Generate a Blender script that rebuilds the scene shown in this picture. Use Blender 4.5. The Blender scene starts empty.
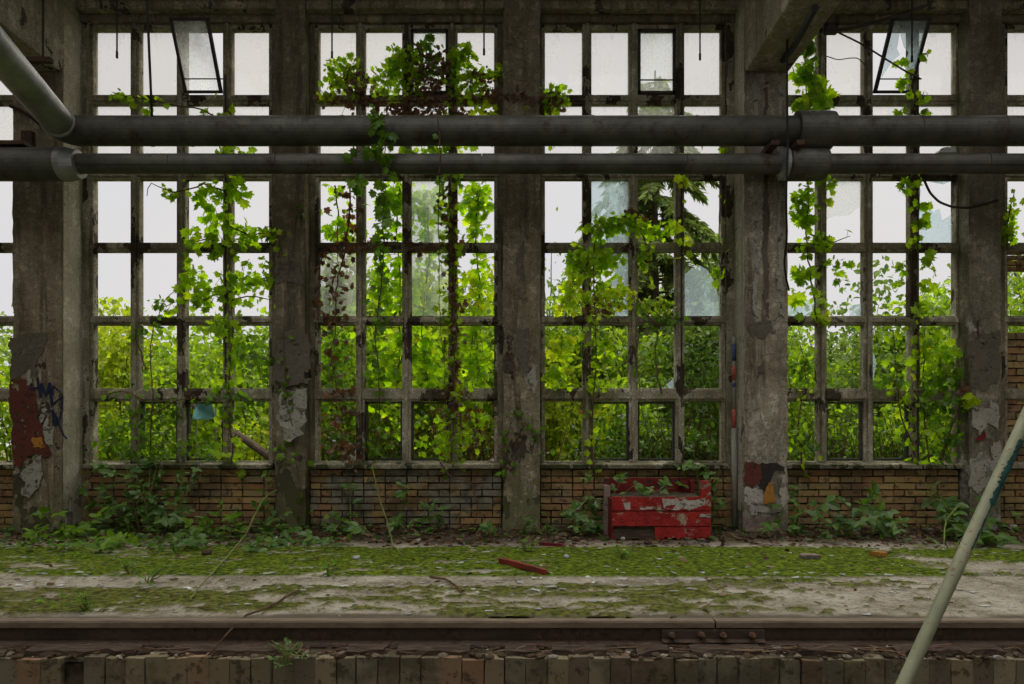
import bpy, math, random
import numpy as np
from mathutils import Vector, Matrix

# ------------------------------------------------------------------ camera, world, light, exposure
SC = bpy.context.scene
COL = SC.collection
CAM_D, CAM_H, FPX = 8.0, 1.06, 680.0
cam_d = bpy.data.cameras.new('camera'); cam = bpy.data.objects.new('camera', cam_d); COL.objects.link(cam)
cam.location = (0, -CAM_D, CAM_H); cam.rotation_euler = (math.pi/2, 0, 0)
cam_d.sensor_width = 36; cam_d.lens = FPX/1024*36; cam_d.shift_y = 98/1024; cam_d.clip_start = .05; cam_d.clip_end = 300
SC.camera = cam

SKY_LOW, SKY_ZENITH = 0.76, 4.6
w = bpy.data.worlds.new('overcast_sky'); SC.world = w; w.use_nodes = True
wn = w.node_tree; wn.nodes.clear()
wo = wn.nodes.new('ShaderNodeOutputWorld'); wb = wn.nodes.new('ShaderNodeBackground')
tc = wn.nodes.new('ShaderNodeTexCoord'); sx = wn.nodes.new('ShaderNodeSeparateXYZ')
mr = wn.nodes.new('ShaderNodeMapRange'); mr.interpolation_type = 'SMOOTHSTEP'
mr.inputs['From Min'].default_value = .5; mr.inputs['From Max'].default_value = 1.0
mr.inputs['To Min'].default_value = SKY_LOW; mr.inputs['To Max'].default_value = SKY_ZENITH
nz = wn.nodes.new('ShaderNodeTexNoise'); nz.inputs['Scale'].default_value = 2.2; nz.inputs['Detail'].default_value = 4
rp = wn.nodes.new('ShaderNodeValToRGB')
rp.color_ramp.elements[0].position = .3; rp.color_ramp.elements[0].color = (.93, .93, .98, 1)
rp.color_ramp.elements[1].position = .7; rp.color_ramp.elements[1].color = (1.0, .97, .94, 1)
L = wn.links.new
L(tc.outputs['Generated'], sx.inputs[0]); L(sx.outputs['Z'], mr.inputs['Value'])
L(tc.outputs['Generated'], nz.inputs['Vector']); L(nz.outputs['Fac'], rp.inputs['Fac'])
L(rp.outputs['Color'], wb.inputs['Color']); L(mr.outputs[0], wb.inputs['Strength']); L(wb.outputs[0], wo.inputs[0])

sun_d = bpy.data.lights.new('overcast_sun', 'SUN'); sun_d.energy = 2.0; sun_d.angle = math.radians(60); sun_d.color = (1, .93, .78)
sun = bpy.data.objects.new('overcast_sun', sun_d); COL.objects.link(sun)
sun.rotation_euler = (math.radians(-38), math.radians(12), 0)      # high behind the trees, through thin cloud

vs = SC.view_settings
SC.display_settings.display_device = 'sRGB'
vs.view_transform = 'Standard'; vs.look = 'None'; vs.exposure = 0.0; vs.gamma = 1.0; vs.use_curve_mapping = False
try:
    SC.cycles.max_bounces = 10; SC.cycles.diffuse_bounces = 5; SC.cycles.transparent_max_bounces = 24
    SC.cycles.transmission_bounces = 6; SC.cycles.sample_clamp_indirect = 4.0; SC.cycles.use_denoising = True
except Exception:
    pass

# ------------------------------------------------------------------ helpers
rng = np.random.default_rng(7)
R = math.radians
def at(px, py, Y):
    d = Y + CAM_D
    return np.array([(px-512)*d/FPX, Y, CAM_H + (440-py)*d/FPX])
def at_z(px, Y, z): return np.array([(px-512)*(Y+CAM_D)/FPX, Y, z])
def on_floor(px, py, z=0.0):
    d = (CAM_H - z)*FPX/(py-440); return np.array([(px-512)*d/FPX, d-CAM_D, z])

def vnoise(x, y, seed):
    xi = np.floor(x).astype(np.int64); yi = np.floor(y).astype(np.int64); fx = x-xi; fy = y-yi
    fx = fx*fx*(3-2*fx); fy = fy*fy*(3-2*fy)
    def h(a, b):
        v = (a*374761393 + b*668265263 + seed*974634777) & 0xffffffff
        v = ((v ^ (v >> 13))*1274126177) & 0xffffffff
        return ((v ^ (v >> 16)) & 0xffff)/65535.0
    return (h(xi, yi)*(1-fx)+h(xi+1, yi)*fx)*(1-fy) + (h(xi, yi+1)*(1-fx)+h(xi+1, yi+1)*fx)*fy
def fbm(x, y, seed, o=4):
    a, s, t = 1.0, 0.0, 0.0
    for i in range(o):
        s = s + a*vnoise(x*2**i, y*2**i, seed+i*17); t += a; a *= .5
    return s/t
def sstep(a, b, x):
    t = np.clip((x-a)/(b-a), 0, 1); return t*t*(3-2*t)

class MB:
    def __init__(s): s.v = []; s.f = []; s.n = 0
    def add(s, v, f):
        v = np.asarray(v, float).reshape(-1, 3); s.v.append(v); n = s.n
        s.f.extend([tuple(int(i)+n for i in q) for q in f]); s.n += len(v); return s
    def box(s, c, d, rot=None, jit=0):
        c = np.array(c, float); hx, hy, hz = np.array(d, float)/2
        v = np.array([(-hx,-hy,-hz),(hx,-hy,-hz),(hx,hy,-hz),(-hx,hy,-hz),(-hx,-hy,hz),(hx,-hy,hz),(hx,hy,hz),(-hx,hy,hz)])
        if jit: v = v + rng.normal(0, jit, v.shape)
        if rot is not None: v = v @ np.array(rot).T
        return s.add(v+c, [(0,3,2,1),(4,5,6,7),(0,1,5,4),(1,2,6,5),(2,3,7,6),(3,0,4,7)])
    def span(s, a, b):
        a = np.array(a, float); b = np.array(b, float); return s.box((a+b)/2, np.abs(b-a))
    def bar(s, a, b, w, t, up=(0,-1,0)):
        """box of width w (in plane) and thickness t (along up) from a to b"""
        a = np.array(a, float); b = np.array(b, float); d = b-a; l = np.linalg.norm(d); x = d/l
        z = np.array(up, float); z = z - x*(z@x); z /= np.linalg.norm(z); y = np.cross(z, x)
        return s.box((a+b)/2, (l, w, t), np.stack([x, y, z], 1))
    def tube(s, pts, r, n=8, cap=True):
        pts = np.array(pts, float); m = len(pts); r = np.broadcast_to(np.array(r, float), (m,))
        t = np.gradient(pts, axis=0); t /= np.linalg.norm(t, axis=1)[:, None]+1e-9
        ref = np.array([0, 0, 1.]) if abs(t[0][2]) < .9 else np.array([1., 0, 0])
        vs_ = []; u = np.cross(t[0], ref); u /= np.linalg.norm(u)
        an = np.linspace(0, 2*math.pi, n, endpoint=False)
        for i in range(m):
            u = u - t[i]*(u@t[i]); u /= np.linalg.norm(u)+1e-9; b = np.cross(t[i], u)
            vs_.append(pts[i] + r[i]*(np.cos(an)[:, None]*u + np.sin(an)[:, None]*b))
        f = [(i*n+j, i*n+(j+1) % n, (i+1)*n+(j+1) % n, (i+1)*n+j) for i in range(m-1) for j in range(n)]
        if cap: f += [tuple(range(n-1, -1, -1)), tuple((m-1)*n+j for j in range(n))]
        return s.add(np.concatenate(vs_), f)
    def prism(s, poly, y0, y1):
        """polygon of (x,z) extruded between y0 and y1"""
        n = len(poly); p = np.array(poly, float)
        v = np.concatenate([np.c_[p[:, 0], np.full(n, y0), p[:, 1]], np.c_[p[:, 0], np.full(n, y1), p[:, 1]]])
        f = [tuple(range(n)), tuple(range(2*n-1, n-1, -1))] + [(i, n+i, n+(i+1) % n, (i+1) % n) for i in range(n)]
        return s.add(v, f)
    def extx(s, prof, x0, x1):
        """profile of (y,z) extruded along x"""
        n = len(prof); p = np.array(prof, float)
        v = np.concatenate([np.c_[np.full(n, x0), p], np.c_[np.full(n, x1), p]])
        f = [tuple(range(n-1, -1, -1)), tuple(range(n, 2*n))] + [(i, (i+1) % n, n+(i+1) % n, n+i) for i in range(n)]
        return s.add(v, f)
    def rock(s, c, r, sq=(1, 1, 1), seed=None):
        g = np.random.default_rng(seed) if seed is not None else rng
        t = (1+5**.5)/2
        v = np.array([(-1,t,0),(1,t,0),(-1,-t,0),(1,-t,0),(0,-1,t),(0,1,t),(0,-1,-t),(0,1,-t),(t,0,-1),(t,0,1),(-t,0,-1),(-t,0,1)])/1.9
        f = [(0,11,5),(0,5,1),(0,1,7),(0,7,10),(0,10,11),(1,5,9),(5,11,4),(11,10,2),(10,7,6),(7,1,8),(3,9,4),(3,4,2),(3,2,6),(3,6,8),(3,8,9),(4,9,5),(2,4,11),(6,2,10),(8,6,7),(9,8,1)]
        v = v*(1+g.normal(0, .16, (12, 1)))*np.array(sq)*r
        a = g.uniform(0, 6.28); ca, sa = math.cos(a), math.sin(a)
        v = np.c_[v[:, 0]*ca-v[:, 1]*sa, v[:, 0]*sa+v[:, 1]*ca, v[:, 2]]
        return s.add(v+np.array(c), f)
    def verts(s): return np.concatenate(s.v) if s.v else np.zeros((0, 3))

def root_of(o):
    while o.parent is not None: o = o.parent
    return o
def build(name, mb, mat, parent=None, base=None, smooth=False, bevel=0, attr=None):
    v = mb.verts()
    off = np.array(root_of(parent).location) if parent is not None else (np.array(base, float) if base is not None else np.zeros(3))
    me = bpy.data.meshes.new(name); me.from_pydata((v-off).tolist(), [], mb.f); me.update()
    if smooth: me.polygons.foreach_set('use_smooth', [True]*len(me.polygons))
    me.materials.append(mat)
    if attr:
        for k, a in attr.items():
            at_ = me.attributes.new(k, 'FLOAT', 'POINT'); at_.data.foreach_set('value', np.asarray(a, dtype=np.float32))
    o = bpy.data.objects.new(name, me); COL.objects.link(o)
    if parent is not None: o.parent = parent
    else: o.location = off
    if bevel:
        b = o.modifiers.new('bevel', 'BEVEL'); b.width = bevel; b.segments = 2; b.limit_method = 'ANGLE'; b.angle_limit = R(40)
    return o
def tag(o, label, cat, group=None, kind=None):
    o['label'] = label; o['category'] = cat
    if group: o['group'] = group
    if kind: o['kind'] = kind
    return o
def thing(name, base, label, cat, group=None, kind=None):
    o = bpy.data.objects.new(name, None); COL.objects.link(o); o.location = [float(q) for q in base]; o.empty_display_size = .1
    return tag(o, label, cat, group, kind)
def structure(o, label, cat):
    return tag(o, label, cat, None, 'structure')

# ------------------------------------------------------------------ materials
class NT:
    def __init__(s, name):
        s.m = bpy.data.materials.new(name); s.m.use_nodes = True; s.t = s.m.node_tree; s.t.nodes.clear()
        s.out = s.N('ShaderNodeOutputMaterial')
    def N(s, ty, **k):
        n = s.t.nodes.new(ty)
        for a, b in k.items(): setattr(n, a, b)
        return n
    def L(s, a, b): s.t.links.new(a, b)
    def setin(s, n, key, val):
        if val is None: return
        if isinstance(val, bpy.types.NodeSocket): s.L(val, n.inputs[key])
        elif isinstance(val, (tuple, list)) and len(val) == 3 and n.inputs[key].type == 'RGBA': n.inputs[key].default_value = (*val, 1)
        else: n.inputs[key].default_value = val
    def pos(s, sc=(1, 1, 1), off=(0, 0, 0)):
        g = s.N('ShaderNodeNewGeometry'); m = s.N('ShaderNodeMapping'); s.L(g.outputs['Position'], m.inputs['Vector'])
        m.inputs['Scale'].default_value = sc; m.inputs['Location'].default_value = off; return m.outputs[0]
    def noise(s, scale=5, detail=5, rough=.6, vec=None, dist=0):
        n = s.N('ShaderNodeTexNoise'); s.L(vec if vec is not None else s.pos(), n.inputs['Vector'])
        n.inputs['Scale'].default_value = scale; n.inputs['Detail'].default_value = detail; n.inputs['Roughness'].default_value = rough
        n.inputs['Distortion'].default_value = dist; return n.outputs['Fac']
    def ramp(s, f, stops):
        r = s.N('ShaderNodeValToRGB'); s.L(f, r.inputs['Fac']); e = r.color_ramp.elements
        while len(e) < len(stops): e.new(.5)
        for q, (p, c) in zip(e, stops):
            q.position = p; q.color = (*(c if isinstance(c, (tuple, list)) else (c, c, c)), 1)
        return r.outputs['Color']
    def mask(s, f, a, b): return s.ramp(f, [(a, 0.0), (b, 1.0)])
    def mix(s, f, a, b, mode='MIX'):
        n = s.N('ShaderNodeMix', data_type='RGBA', blend_type=mode)
        for key, val in ((0, f), (6, a), (7, b)):
            if isinstance(val, bpy.types.NodeSocket): s.L(val, n.inputs[key])
            elif isinstance(val, (tuple, list)): n.inputs[key].default_value = (*val, 1)
            else: n.inputs[key].default_value = val
        return n.outputs[2]
    def math(s, op, a, b=0.0):
        n = s.N('ShaderNodeMath', operation=op)
        for i, v in enumerate((a, b)):
            if isinstance(v, bpy.types.NodeSocket): s.L(v, n.inputs[i])
            else: n.inputs[i].default_value = v
        return n.outputs[0]
    def attr(s, name): n = s.N('ShaderNodeAttribute', attribute_name=name); return n.outputs['Fac']
    def island(s): return s.N('ShaderNodeNewGeometry').outputs['Random Per Island']
    def sep(s, ax): 
        n = s.N('ShaderNodeSeparateXYZ'); s.L(s.N('ShaderNodeNewGeometry').outputs['Position'], n.inputs[0]); return n.outputs[ax]
    def bump(s, h, strength=.5, dist=.01):
        b = s.N('ShaderNodeBump'); s.L(h, b.inputs['Height']); b.inputs['Strength'].default_value = strength; b.inputs['Distance'].default_value = dist
        return b.outputs[0]
    def pbr(s, col, rough=.8, normal=None, metal=0.0, spec=.3):
        p = s.N('ShaderNodeBsdfPrincipled'); s.setin(p, 'Base Color', col); s.setin(p, 'Roughness', rough); s.setin(p, 'Metallic', metal)
        p.inputs['Specular IOR Level'].default_value = spec
        if normal is not None: s.L(normal, p.inputs['Normal'])
        s.L(p.outputs[0], s.out.inputs['Surface']); return s.m

def concrete(name, base, dark, light, streak=.5, peel=.5, seed=0, flakes=(.1, .09, .075), lowpeel=None, green=0.0):
    """peel: share of the surface where the outer coat has come off"""
    n = NT(name); o = (seed*3.7, seed*1.3, seed*2.1)
    a = n.noise(1.9, 8, .65, n.pos(off=o)); b = n.noise(9, 8, .72, n.pos(off=o)); c = n.noise(7, 6, .65, n.pos((1, 1, .07), o)); c2 = n.noise(13, 6, .65, n.pos((1, 1, .10), (o[1], o[0], 3)))
    sp = n.noise(48, 4, .65, n.pos(off=o))
    col = n.ramp(a, [(.36, dark), (.5, base), (.64, light)])
    col = n.mix(n.math('MULTIPLY', n.mask(c, .50, .60), streak), col, tuple(x*.42 for x in dark))
    col = n.mix(n.math('MULTIPLY', n.mask(c2, .54, .60), streak*.7), col, light)
    col = n.mix(n.math('MULTIPLY', n.mask(b, .54, .60), .55), col, light)
    col = n.mix(n.math('MULTIPLY', n.mask(b, .46, .40), .55), col, dark)
    hgt = n.math('ADD', n.math('MULTIPLY', b, .8), n.noise(45, 4, .7))
    if peel:
        pm = n.noise(2.6, 10, .66, n.pos((1, 1, .55), o)); t = .5+(.5-peel)*.42
        if lowpeel is not None:
            lo = n.math('MULTIPLY', n.math('SUBTRACT', lowpeel, n.sep('Z')), .05); pm = n.math('ADD', pm, lo)
        m = n.mask(pm, t-.006, t+.006)
        col = n.mix(m, col, n.mix(n.mask(b, .44, .56), flakes, tuple(x*.5 for x in flakes)))
        edge = n.math('MULTIPLY', n.mask(pm, t-.022, t-.006), n.math('SUBTRACT', 1.0, m))
        col = n.mix(n.math('MULTIPLY', edge, .5), col, light)
        hgt = n.math('ADD', hgt, n.math('MULTIPLY', m, -1.5))
    col = n.mix(n.math('MULTIPLY', n.mask(sp, .57, .63), .65), col, tuple(x*.3 for x in dark))
    if green:
        gm = n.math('ADD', n.math('MULTIPLY', n.math('SUBTRACT', .9, n.sep('Z')), .35), n.math('SUBTRACT', b, .5)); col = n.mix(n.math('MULTIPLY', n.mask(gm, .0, .22), green), col, (.10, .105, .035))
    return n.pbr(col, .9, n.bump(hgt, .8, .014), spec=.12)

M = {}
M['pillar'] = concrete('pillar_concrete', (0.240, 0.212, 0.145), (0.137, 0.107, 0.062), (0.429, 0.377, 0.267), .75, .34, 1, (.075, .06, .042), 1.2, .4)
M['pillar_right'] = concrete('pillar_concrete_pale', (0.350, 0.315, 0.228), (0.170, 0.142, 0.098), (0.560, 0.515, 0.395), .85, .36, 4, (.40, .36, .28), 1.6)
M['pier'] = concrete('pier_concrete', (0.188, 0.163, 0.100), (0.100, 0.083, 0.050), (0.312, 0.269, 0.181), .75, .36, 2, (.065, .055, .038), 1.5, .6)
M['pier_b'] = concrete('pier_concrete_bare', (0.240, 0.210, 0.138), (0.120, 0.100, 0.060), (0.384, 0.342, 0.240), .65, .36, 6, (.085, .07, .05), 1.3, .6)
M['pier_c'] = concrete('pier_concrete_flaking', (0.207, 0.184, 0.127), (0.103, 0.090, 0.057), (0.345, 0.310, 0.230), .5, .32, 7, (.42, .40, .33), 1.9, .3)
M['beam'] = concrete('beam_concrete', (0.405, 0.365, 0.257), (0.216, 0.182, 0.121), (0.567, 0.527, 0.392), .4, .28, 3, (.12, .10, .06))
M['lintel'] = concrete('lintel_concrete', (0.300, 0.262, 0.165), (0.135, 0.112, 0.068), (0.465, 0.420, 0.285), .6, .3, 5)
M['ceiling'] = concrete('ceiling_concrete', (0.299, 0.265, 0.196), (0.172, 0.138, 0.103), (0.391, 0.356, 0.276), .2, 0, 8)
M['sill'] = concrete('sill_concrete', (0.253, 0.230, 0.149), (0.103, 0.092, 0.052), (0.414, 0.380, 0.287), .2, .45, 9, (.07, .07, .03))
M['frame'] = concrete('window_frame_concrete', (0.338, 0.306, 0.206), (0.163, 0.144, 0.088), (0.575, 0.537, 0.413), .55, .36, 10, (.085, .065, .04))

def m_brick(name, cols, plaster=False, scale=1.0):
    n = NT(name); r = n.island(); b = n.noise(14, 6, .7); 
    col = n.ramp(r, [(i/(len(cols)-1), c) for i, c in enumerate(cols)])
    col = n.mix(n.math('MULTIPLY', n.mask(b, .55, .61), .7), col, (.045, .035, .02))
    col = n.mix(n.math('MULTIPLY', n.mask(n.noise(2.1, 7, .65), .5, .6), .6), col, (.05, .042, .026))
    if plaster:
        pm = n.mask(n.math('ADD', n.noise(3.0, 9, .68), n.math('MULTIPLY', n.attr('plaster'), .15)), .63, .65)
        col = n.mix(pm, col, n.ramp(n.noise(7, 6), [(.36, (.07, .062, .04)), (.64, (.21, .19, .135))]))
    return n.pbr(col, .9, n.bump(n.math('ADD', b, n.noise(60, 3)), .5, .008), spec=.15)
M['brick'] = m_brick('parapet_brick', [(.23, .155, .058), (.31, .22, .085), (.24, .125, .05), (.35, .25, .10), (.17, .115, .052), (.29, .165, .068), (.28, .20, .085), (.22, .17, .09), (.27, .14, .065)], True)
M['edge_brick'] = m_brick('edge_brick', [(.22, .185, .105), (.16, .135, .08), (.26, .20, .12), (.25, .145, .08), (.14, .12, .08), (.26, .225, .14), (.21, .155, .085)])
n = NT('mortar'); M['mortar'] = n.pbr(n.ramp(n.noise(9, 6), [(.4, (.022, .016, .010)), (.64, (.085, .068, .042))]), .95, n.bump(n.noise(40, 4), .6), spec=.1)

# floor
n = NT('mossy_concrete')
big = n.noise(1.3, 6, .6); fine = n.noise(22, 6, .7); vf = n.noise(130, 3, .7)
conc = n.ramp(n.noise(2.6, 9, .68), [(.38, (.19, .16, .105)), (.5, (.33, .29, .215)), (.62, (.45, .415, .325))])
conc = n.mix(n.math('MULTIPLY', n.mask(fine, .53, .6), .7), conc, (.12, .10, .06))
conc = n.mix(n.math('MULTIPLY', n.mask(vf, .58, .62), .7), conc, (.55, .53, .46))
conc = n.mix(n.attr('soil'), conc, n.ramp(fine, [(.3, (.035, .026, .017)), (.6, (.09, .07, .045)), (.75, (.17, .14, .1))]))
mo = n.ramp(fine, [(.38, (.018, .030, .002)), (.5, (.075, .12, .004)), (.6, (.19, .245, .008))])
mo = n.mix(n.math('MULTIPLY', n.mask(vf, .52, .6), .6), mo, (.03, .034, .006))
mo = n.mix(n.math('MULTIPLY', n.attr('dull'), .8), mo, n.ramp(fine, [(.38, (.035, .034, .008)), (.6, (.15, .15, .035))]))
floc = n.mix(n.attr('moss'), conc, mo)
M['floor'] = n.pbr(floc, .95, n.bump(n.math('ADD', fine, vf), .7, .01), spec=.12)

def metal(name, base, dark, rust=.5, rough=.5, met=.6, seed=0, rustc=(.10, .045, .02), sc=1):
    n = NT(name); o = (seed*2.3, seed, seed*1.7)
    a = n.noise(3*sc, 6, .65, n.pos(off=o)); b = n.noise(26*sc, 5, .7, n.pos(off=o)); r = n.noise(5*sc, 7, .7, n.pos(off=(seed, 4, 2)))
    col = n.ramp(a, [(.3, dark), (.65, base)])
    rm = n.mask(r, 1-rust-.05, 1-rust+.08)
    col = n.mix(rm, col, n.mix(n.mask(b, .4, .6), rustc, tuple(x*.4 for x in rustc)))
    return n.pbr(col, n.math('ADD', n.math('MULTIPLY', b, .25), rough-.1), n.bump(b, .25, .004), n.math('MULTIPLY', n.math('SUBTRACT', 1.0, rm), met))
M['duct'] = metal('pipe_jacket', (.13, .13, .105), (.05, .05, .04), .42, .55, .45, 1, (.06, .045, .03))
M['duct_bright'] = metal('pipe_jacket_bright', (.40, .42, .40), (.2, .21, .2), .3, .45, .6, 2, (.1, .09, .07))
M['rust'] = metal('rusty_iron', (.085, .05, .03), (.035, .022, .015), .5, .8, .2, 3, (.12, .06, .03))
M['rail'] = metal('rail_iron', (.10, .07, .048), (.04, .028, .019), .5, .75, .25, 4, (.085, .052, .032))
n = NT('rail_head_worn'); M['railhead'] = n.pbr(n.ramp(n.noise(20, 6, .7, n.pos((.3, 1, 1))), [(.3, (.12, .085, .055)), (.7, (.25, .19, .13))]), .7, n.bump(n.noise(60, 4), .3, .004), .2)
M['steel'] = metal('dark_steel', (.06, .056, .046), (.022, .02, .017), .42, .6, .3, 5, (.06, .032, .018))
M['black'] = metal('black_cable', (.02, .02, .018), (.01, .01, .01), .2, .6, 0, 6)
M['greypipe'] = metal('grey_pipe', (.27, .26, .215), (.15, .14, .11), .36, .6, .1, 7, (.12, .08, .05))

def paint(name, cols, under, peel=.4, seed=0, sc=6, rough=.6, cracks=0.0):
    n = NT(name); o = (seed*1.9, seed*.7, seed*2.9)
    a = n.noise(sc, 9, .72, n.pos((1, 1, 1.5), o)); b = n.noise(30, 6, .72, n.pos(off=o))
    col = n.ramp(n.noise(3.5, 7, .65, n.pos(off=o)), [(.38, cols[0]), (.62, cols[1])])
    col = n.mix(n.math('MULTIPLY', n.mask(b, .54, .62), .55), col, tuple(x*.3 for x in cols[0]))
    if cracks:
        v = n.N('ShaderNodeTexVoronoi', feature='DISTANCE_TO_EDGE'); n.L(n.mix(.12, n.pos((1, 1, 1.6), o), n.N('ShaderNodeTexNoise').outputs['Color']), v.inputs['Vector']); v.inputs['Scale'].default_value = 15
        col = n.mix(n.math('MULTIPLY', n.math('SUBTRACT', 1.0, n.mask(v.outputs['Distance'], .01, .045)), n.math('MULTIPLY', n.mask(n.noise(4, 4, .6, n.pos(off=o)), .42, .5), cracks)), col, tuple(x*.12 for x in cols[0]))
    t = .5+(.5-peel)*.42; m = n.mask(a, t-.008, t+.008)
    col = n.mix(m, col, n.ramp(b, [(.42, under), (.58, tuple(x*.45 for x in under))]))
    return n.pbr(col, rough, n.bump(n.math('ADD', n.math('MULTIPLY', m, -1.0), b), .6, .006), spec=.3)
M['red'] = paint('peeling_red_paint', ((.24, .010, .008), (.42, .026, .02)), (.40, .30, .20), .30, 3, 5, .6, .9)
M['darkred'] = paint('dull_red_paint', ((.13, .009, .007), (.19, .014, .012)), (.06, .035, .022), .34, 2)
M['stickred'] = paint('worn_red_paint', ((.16, .022, .014), (.26, .038, .024)), (.10, .06, .04), .36, 11)
M['oxide'] = paint('oxide_red_paint', ((.085, .022, .013), (.12, .030, .018)), (.05, .02, .013), .28, 4, 9)
M['orange'] = paint('orange_paper', ((.32, .14, .02), (.40, .18, .028)), (.2, .09, .03), .25, 5, 14)
M['blackpaint'] = paint('black_paper', ((.018, .015, .013), (.03, .025, .022)), (.06, .04, .03), .3, 6, 14)
M['whitepaper'] = paint('torn_white_paper', ((.36, .33, .28), (.48, .45, .39)), (.22, .18, .14), .36, 7, 9)
M['pinkpaint'] = paint('faded_pink_paint', ((.22, .15, .12), (.28, .2, .165)), (.22, .19, .15), .42, 8, 7)
M['greypaint'] = paint('grey_plaster_flake', ((.27, .255, .205), (.34, .32, .26)), (.15, .13, .1), .34, 9, 8)
M['darkpaint'] = paint('dark_plaster_patch', ((.085, .07, .045), (.115, .097, .066)), (.15, .13, .09), .34, 10, 8)
n = NT('blue_spray_paint'); M['bluespray'] = n.pbr(n.ramp(n.noise(50, 4), [(.35, (.006, .010, .034)), (.7, (.009, .016, .05))]), .5)
n = NT('blue_band'); M['blueband'] = n.pbr(n.ramp(n.noise(40, 4), [(.4, (.015, .04, .15)), (.6, (.05, .08, .18))]), .6)
n = NT('red_band'); M['redband'] = n.pbr(n.ramp(n.noise(40, 4), [(.4, (.30, .03, .02)), (.6, (.38, .10, .07))]), .6)
# leaning pole: pale green paint, a band of dark green, rust specks
n = NT('pale_green_paint'); a = n.noise(3, 5); b = n.noise(30, 6, .75)
c_ = n.ramp(a, [(.38, (.24, .255, .155)), (.62, (.35, .35, .22))]); c_ = n.mix(n.mask(b, .59, .63), c_, (.22, .11, .05)); 
M['palegreen'] = n.pbr(c_, .45, n.bump(b, .15, .003))
n = NT('dark_green_paint'); M['darkgreen'] = n.pbr(n.ramp(n.noise(20, 4), [(.4, (.012, .06, .05)), (.7, (.03, .10, .085))]), .5)
n = NT('rotten_wood'); g = n.noise(6, 7, .7, n.pos((1, 8, 8))); M['rotwood'] = n.pbr(n.ramp(g, [(.3, (.025, .018, .013)), (.55, (.085, .06, .042)), (.75, (.16, .125, .09))]), .95, n.bump(g, .8, .012), spec=.1)
n = NT('bark'); g = n.noise(9, 7, .7, n.pos((3, 3, .6))); M['bark'] = n.pbr(n.ramp(g, [(.3, (.05, .037, .025)), (.7, (.17, .13, .09))]), .95, n.bump(g, .8, .02), spec=.1)
n = NT('stem_brown'); M['stem'] = n.pbr(n.ramp(n.noise(18, 4), [(.3, (.06, .034, .02)), (.7, (.16, .095, .055))]), .85, spec=.15)
n = NT('stem_green'); M['stemgreen'] = n.pbr(n.ramp(n.noise(18, 4), [(.3, (.10, .13, .025)), (.7, (.22, .25, .07))]), .7, spec=.2)
n = NT('stone_rubble'); M['rubble'] = n.pbr(n.ramp(n.island(), [(0, (.04, .028, .018)), (.35, (.09, .062, .036)), (.7, (.065, .046, .03)), (.93, (.15, .12, .08)), (1, (.38, .35, .29))]), .95, n.bump(n.noise(50, 4), .6), spec=.1)
n = NT('pale_chips'); M['chips'] = n.pbr(n.ramp(n.island(), [(0, (.22, .2, .16)), (.4, (.33, .33, .29)), (.7, (.40, .43, .40)), (.92, (.55, .54, .5)), (1, (.8, .8, .76))]), .6, spec=.4)
n = NT('soil'); M['soil'] = n.pbr(n.ramp(n.noise(8, 7, .7), [(.3, (.03, .024, .015)), (.7, (.09, .075, .045))]), .98, n.bump(n.noise(30, 5), .8, .02), spec=.1)
n = NT('forest_floor'); M['ground'] = n.pbr(n.ramp(n.noise(2.5, 7, .7), [(.3, (.05, .055, .018)), (.5, (.11, .11, .04)), (.7, (.2, .16, .09))]), .98, n.bump(n.noise(14, 6), .8, .05), spec=.1)
n = NT('tarp'); M['tarp'] = n.pbr(n.ramp(n.noise(4, 4), [(.4, (.12, .36, .36)), (.6, (.22, .50, .50))]), .5)
n = NT('dull_wall'); M['outwall'] = n.pbr(n.ramp(n.noise(3, 5), [(.3, (.42, .36, .36)), (.7, (.55, .48, .47))]), .9)

def leafmat(name, cols, trans=.5, gloss=.05, tint=(1.15, 1.25, .5), island=True):
    n = NT(name)
    f = n.island() if island else n.noise(6, 3)
    col = n.ramp(f, [(i/(len(cols)-1), c) for i, c in enumerate(cols)])
    col = n.mix(n.math('MULTIPLY', n.mask(n.noise(1.4, 4), .4, .65), .35), col, tuple(c*.55 for c in cols[0]))
    tcol = n.mix(1.0, col, tint, 'MULTIPLY')
    d = n.N('ShaderNodeBsdfDiffuse'); t = n.N('ShaderNodeBsdfTranslucent'); mx = n.N('ShaderNodeMixShader'); g = n.N('ShaderNodeBsdfGlossy'); m2 = n.N('ShaderNodeMixShader')
    n.L(col, d.inputs[0]); n.L(tcol, t.inputs[0]); mx.inputs[0].default_value = trans; n.L(d.outputs[0], mx.inputs[1]); n.L(t.outputs[0], mx.inputs[2])
    g.inputs['Roughness'].default_value = .4; m2.inputs[0].default_value = gloss; n.L(mx.outputs[0], m2.inputs[1]); n.L(g.outputs[0], m2.inputs[2])
    n.L(m2.outputs[0], n.out.inputs['Surface']); return n.m
M['vine_leaf'] = leafmat('vine_leaf', [(.20, .34, .012), (.34, .54, .014), (.46, .68, .018), (.54, .74, .02), (.26, .44, .014), (.60, .70, .025)], .68, .02)
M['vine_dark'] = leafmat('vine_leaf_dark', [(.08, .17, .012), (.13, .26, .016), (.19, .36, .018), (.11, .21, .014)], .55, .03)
M['vine_yellow'] = leafmat('vine_leaf_yellow', [(.48, .68, .02), (.60, .76, .022), (.68, .74, .03), (.40, .60, .018), (.74, .66, .04)], .68, .02, (1.1, 1.2, .5))
M['dry_leaf'] = leafmat('dry_leaf', [(.085, .045, .022), (.15, .075, .03), (.24, .125, .045), (.11, .055, .025)], .45, tint=(1.1, .9, .5))
M['bush_leaf'] = leafmat('bush_leaf', [(.09, .16, .014), (.20, .32, .02), (.33, .48, .03), (.46, .62, .035), (.14, .24, .016), (.56, .68, .06)], .52, .02)
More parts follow.
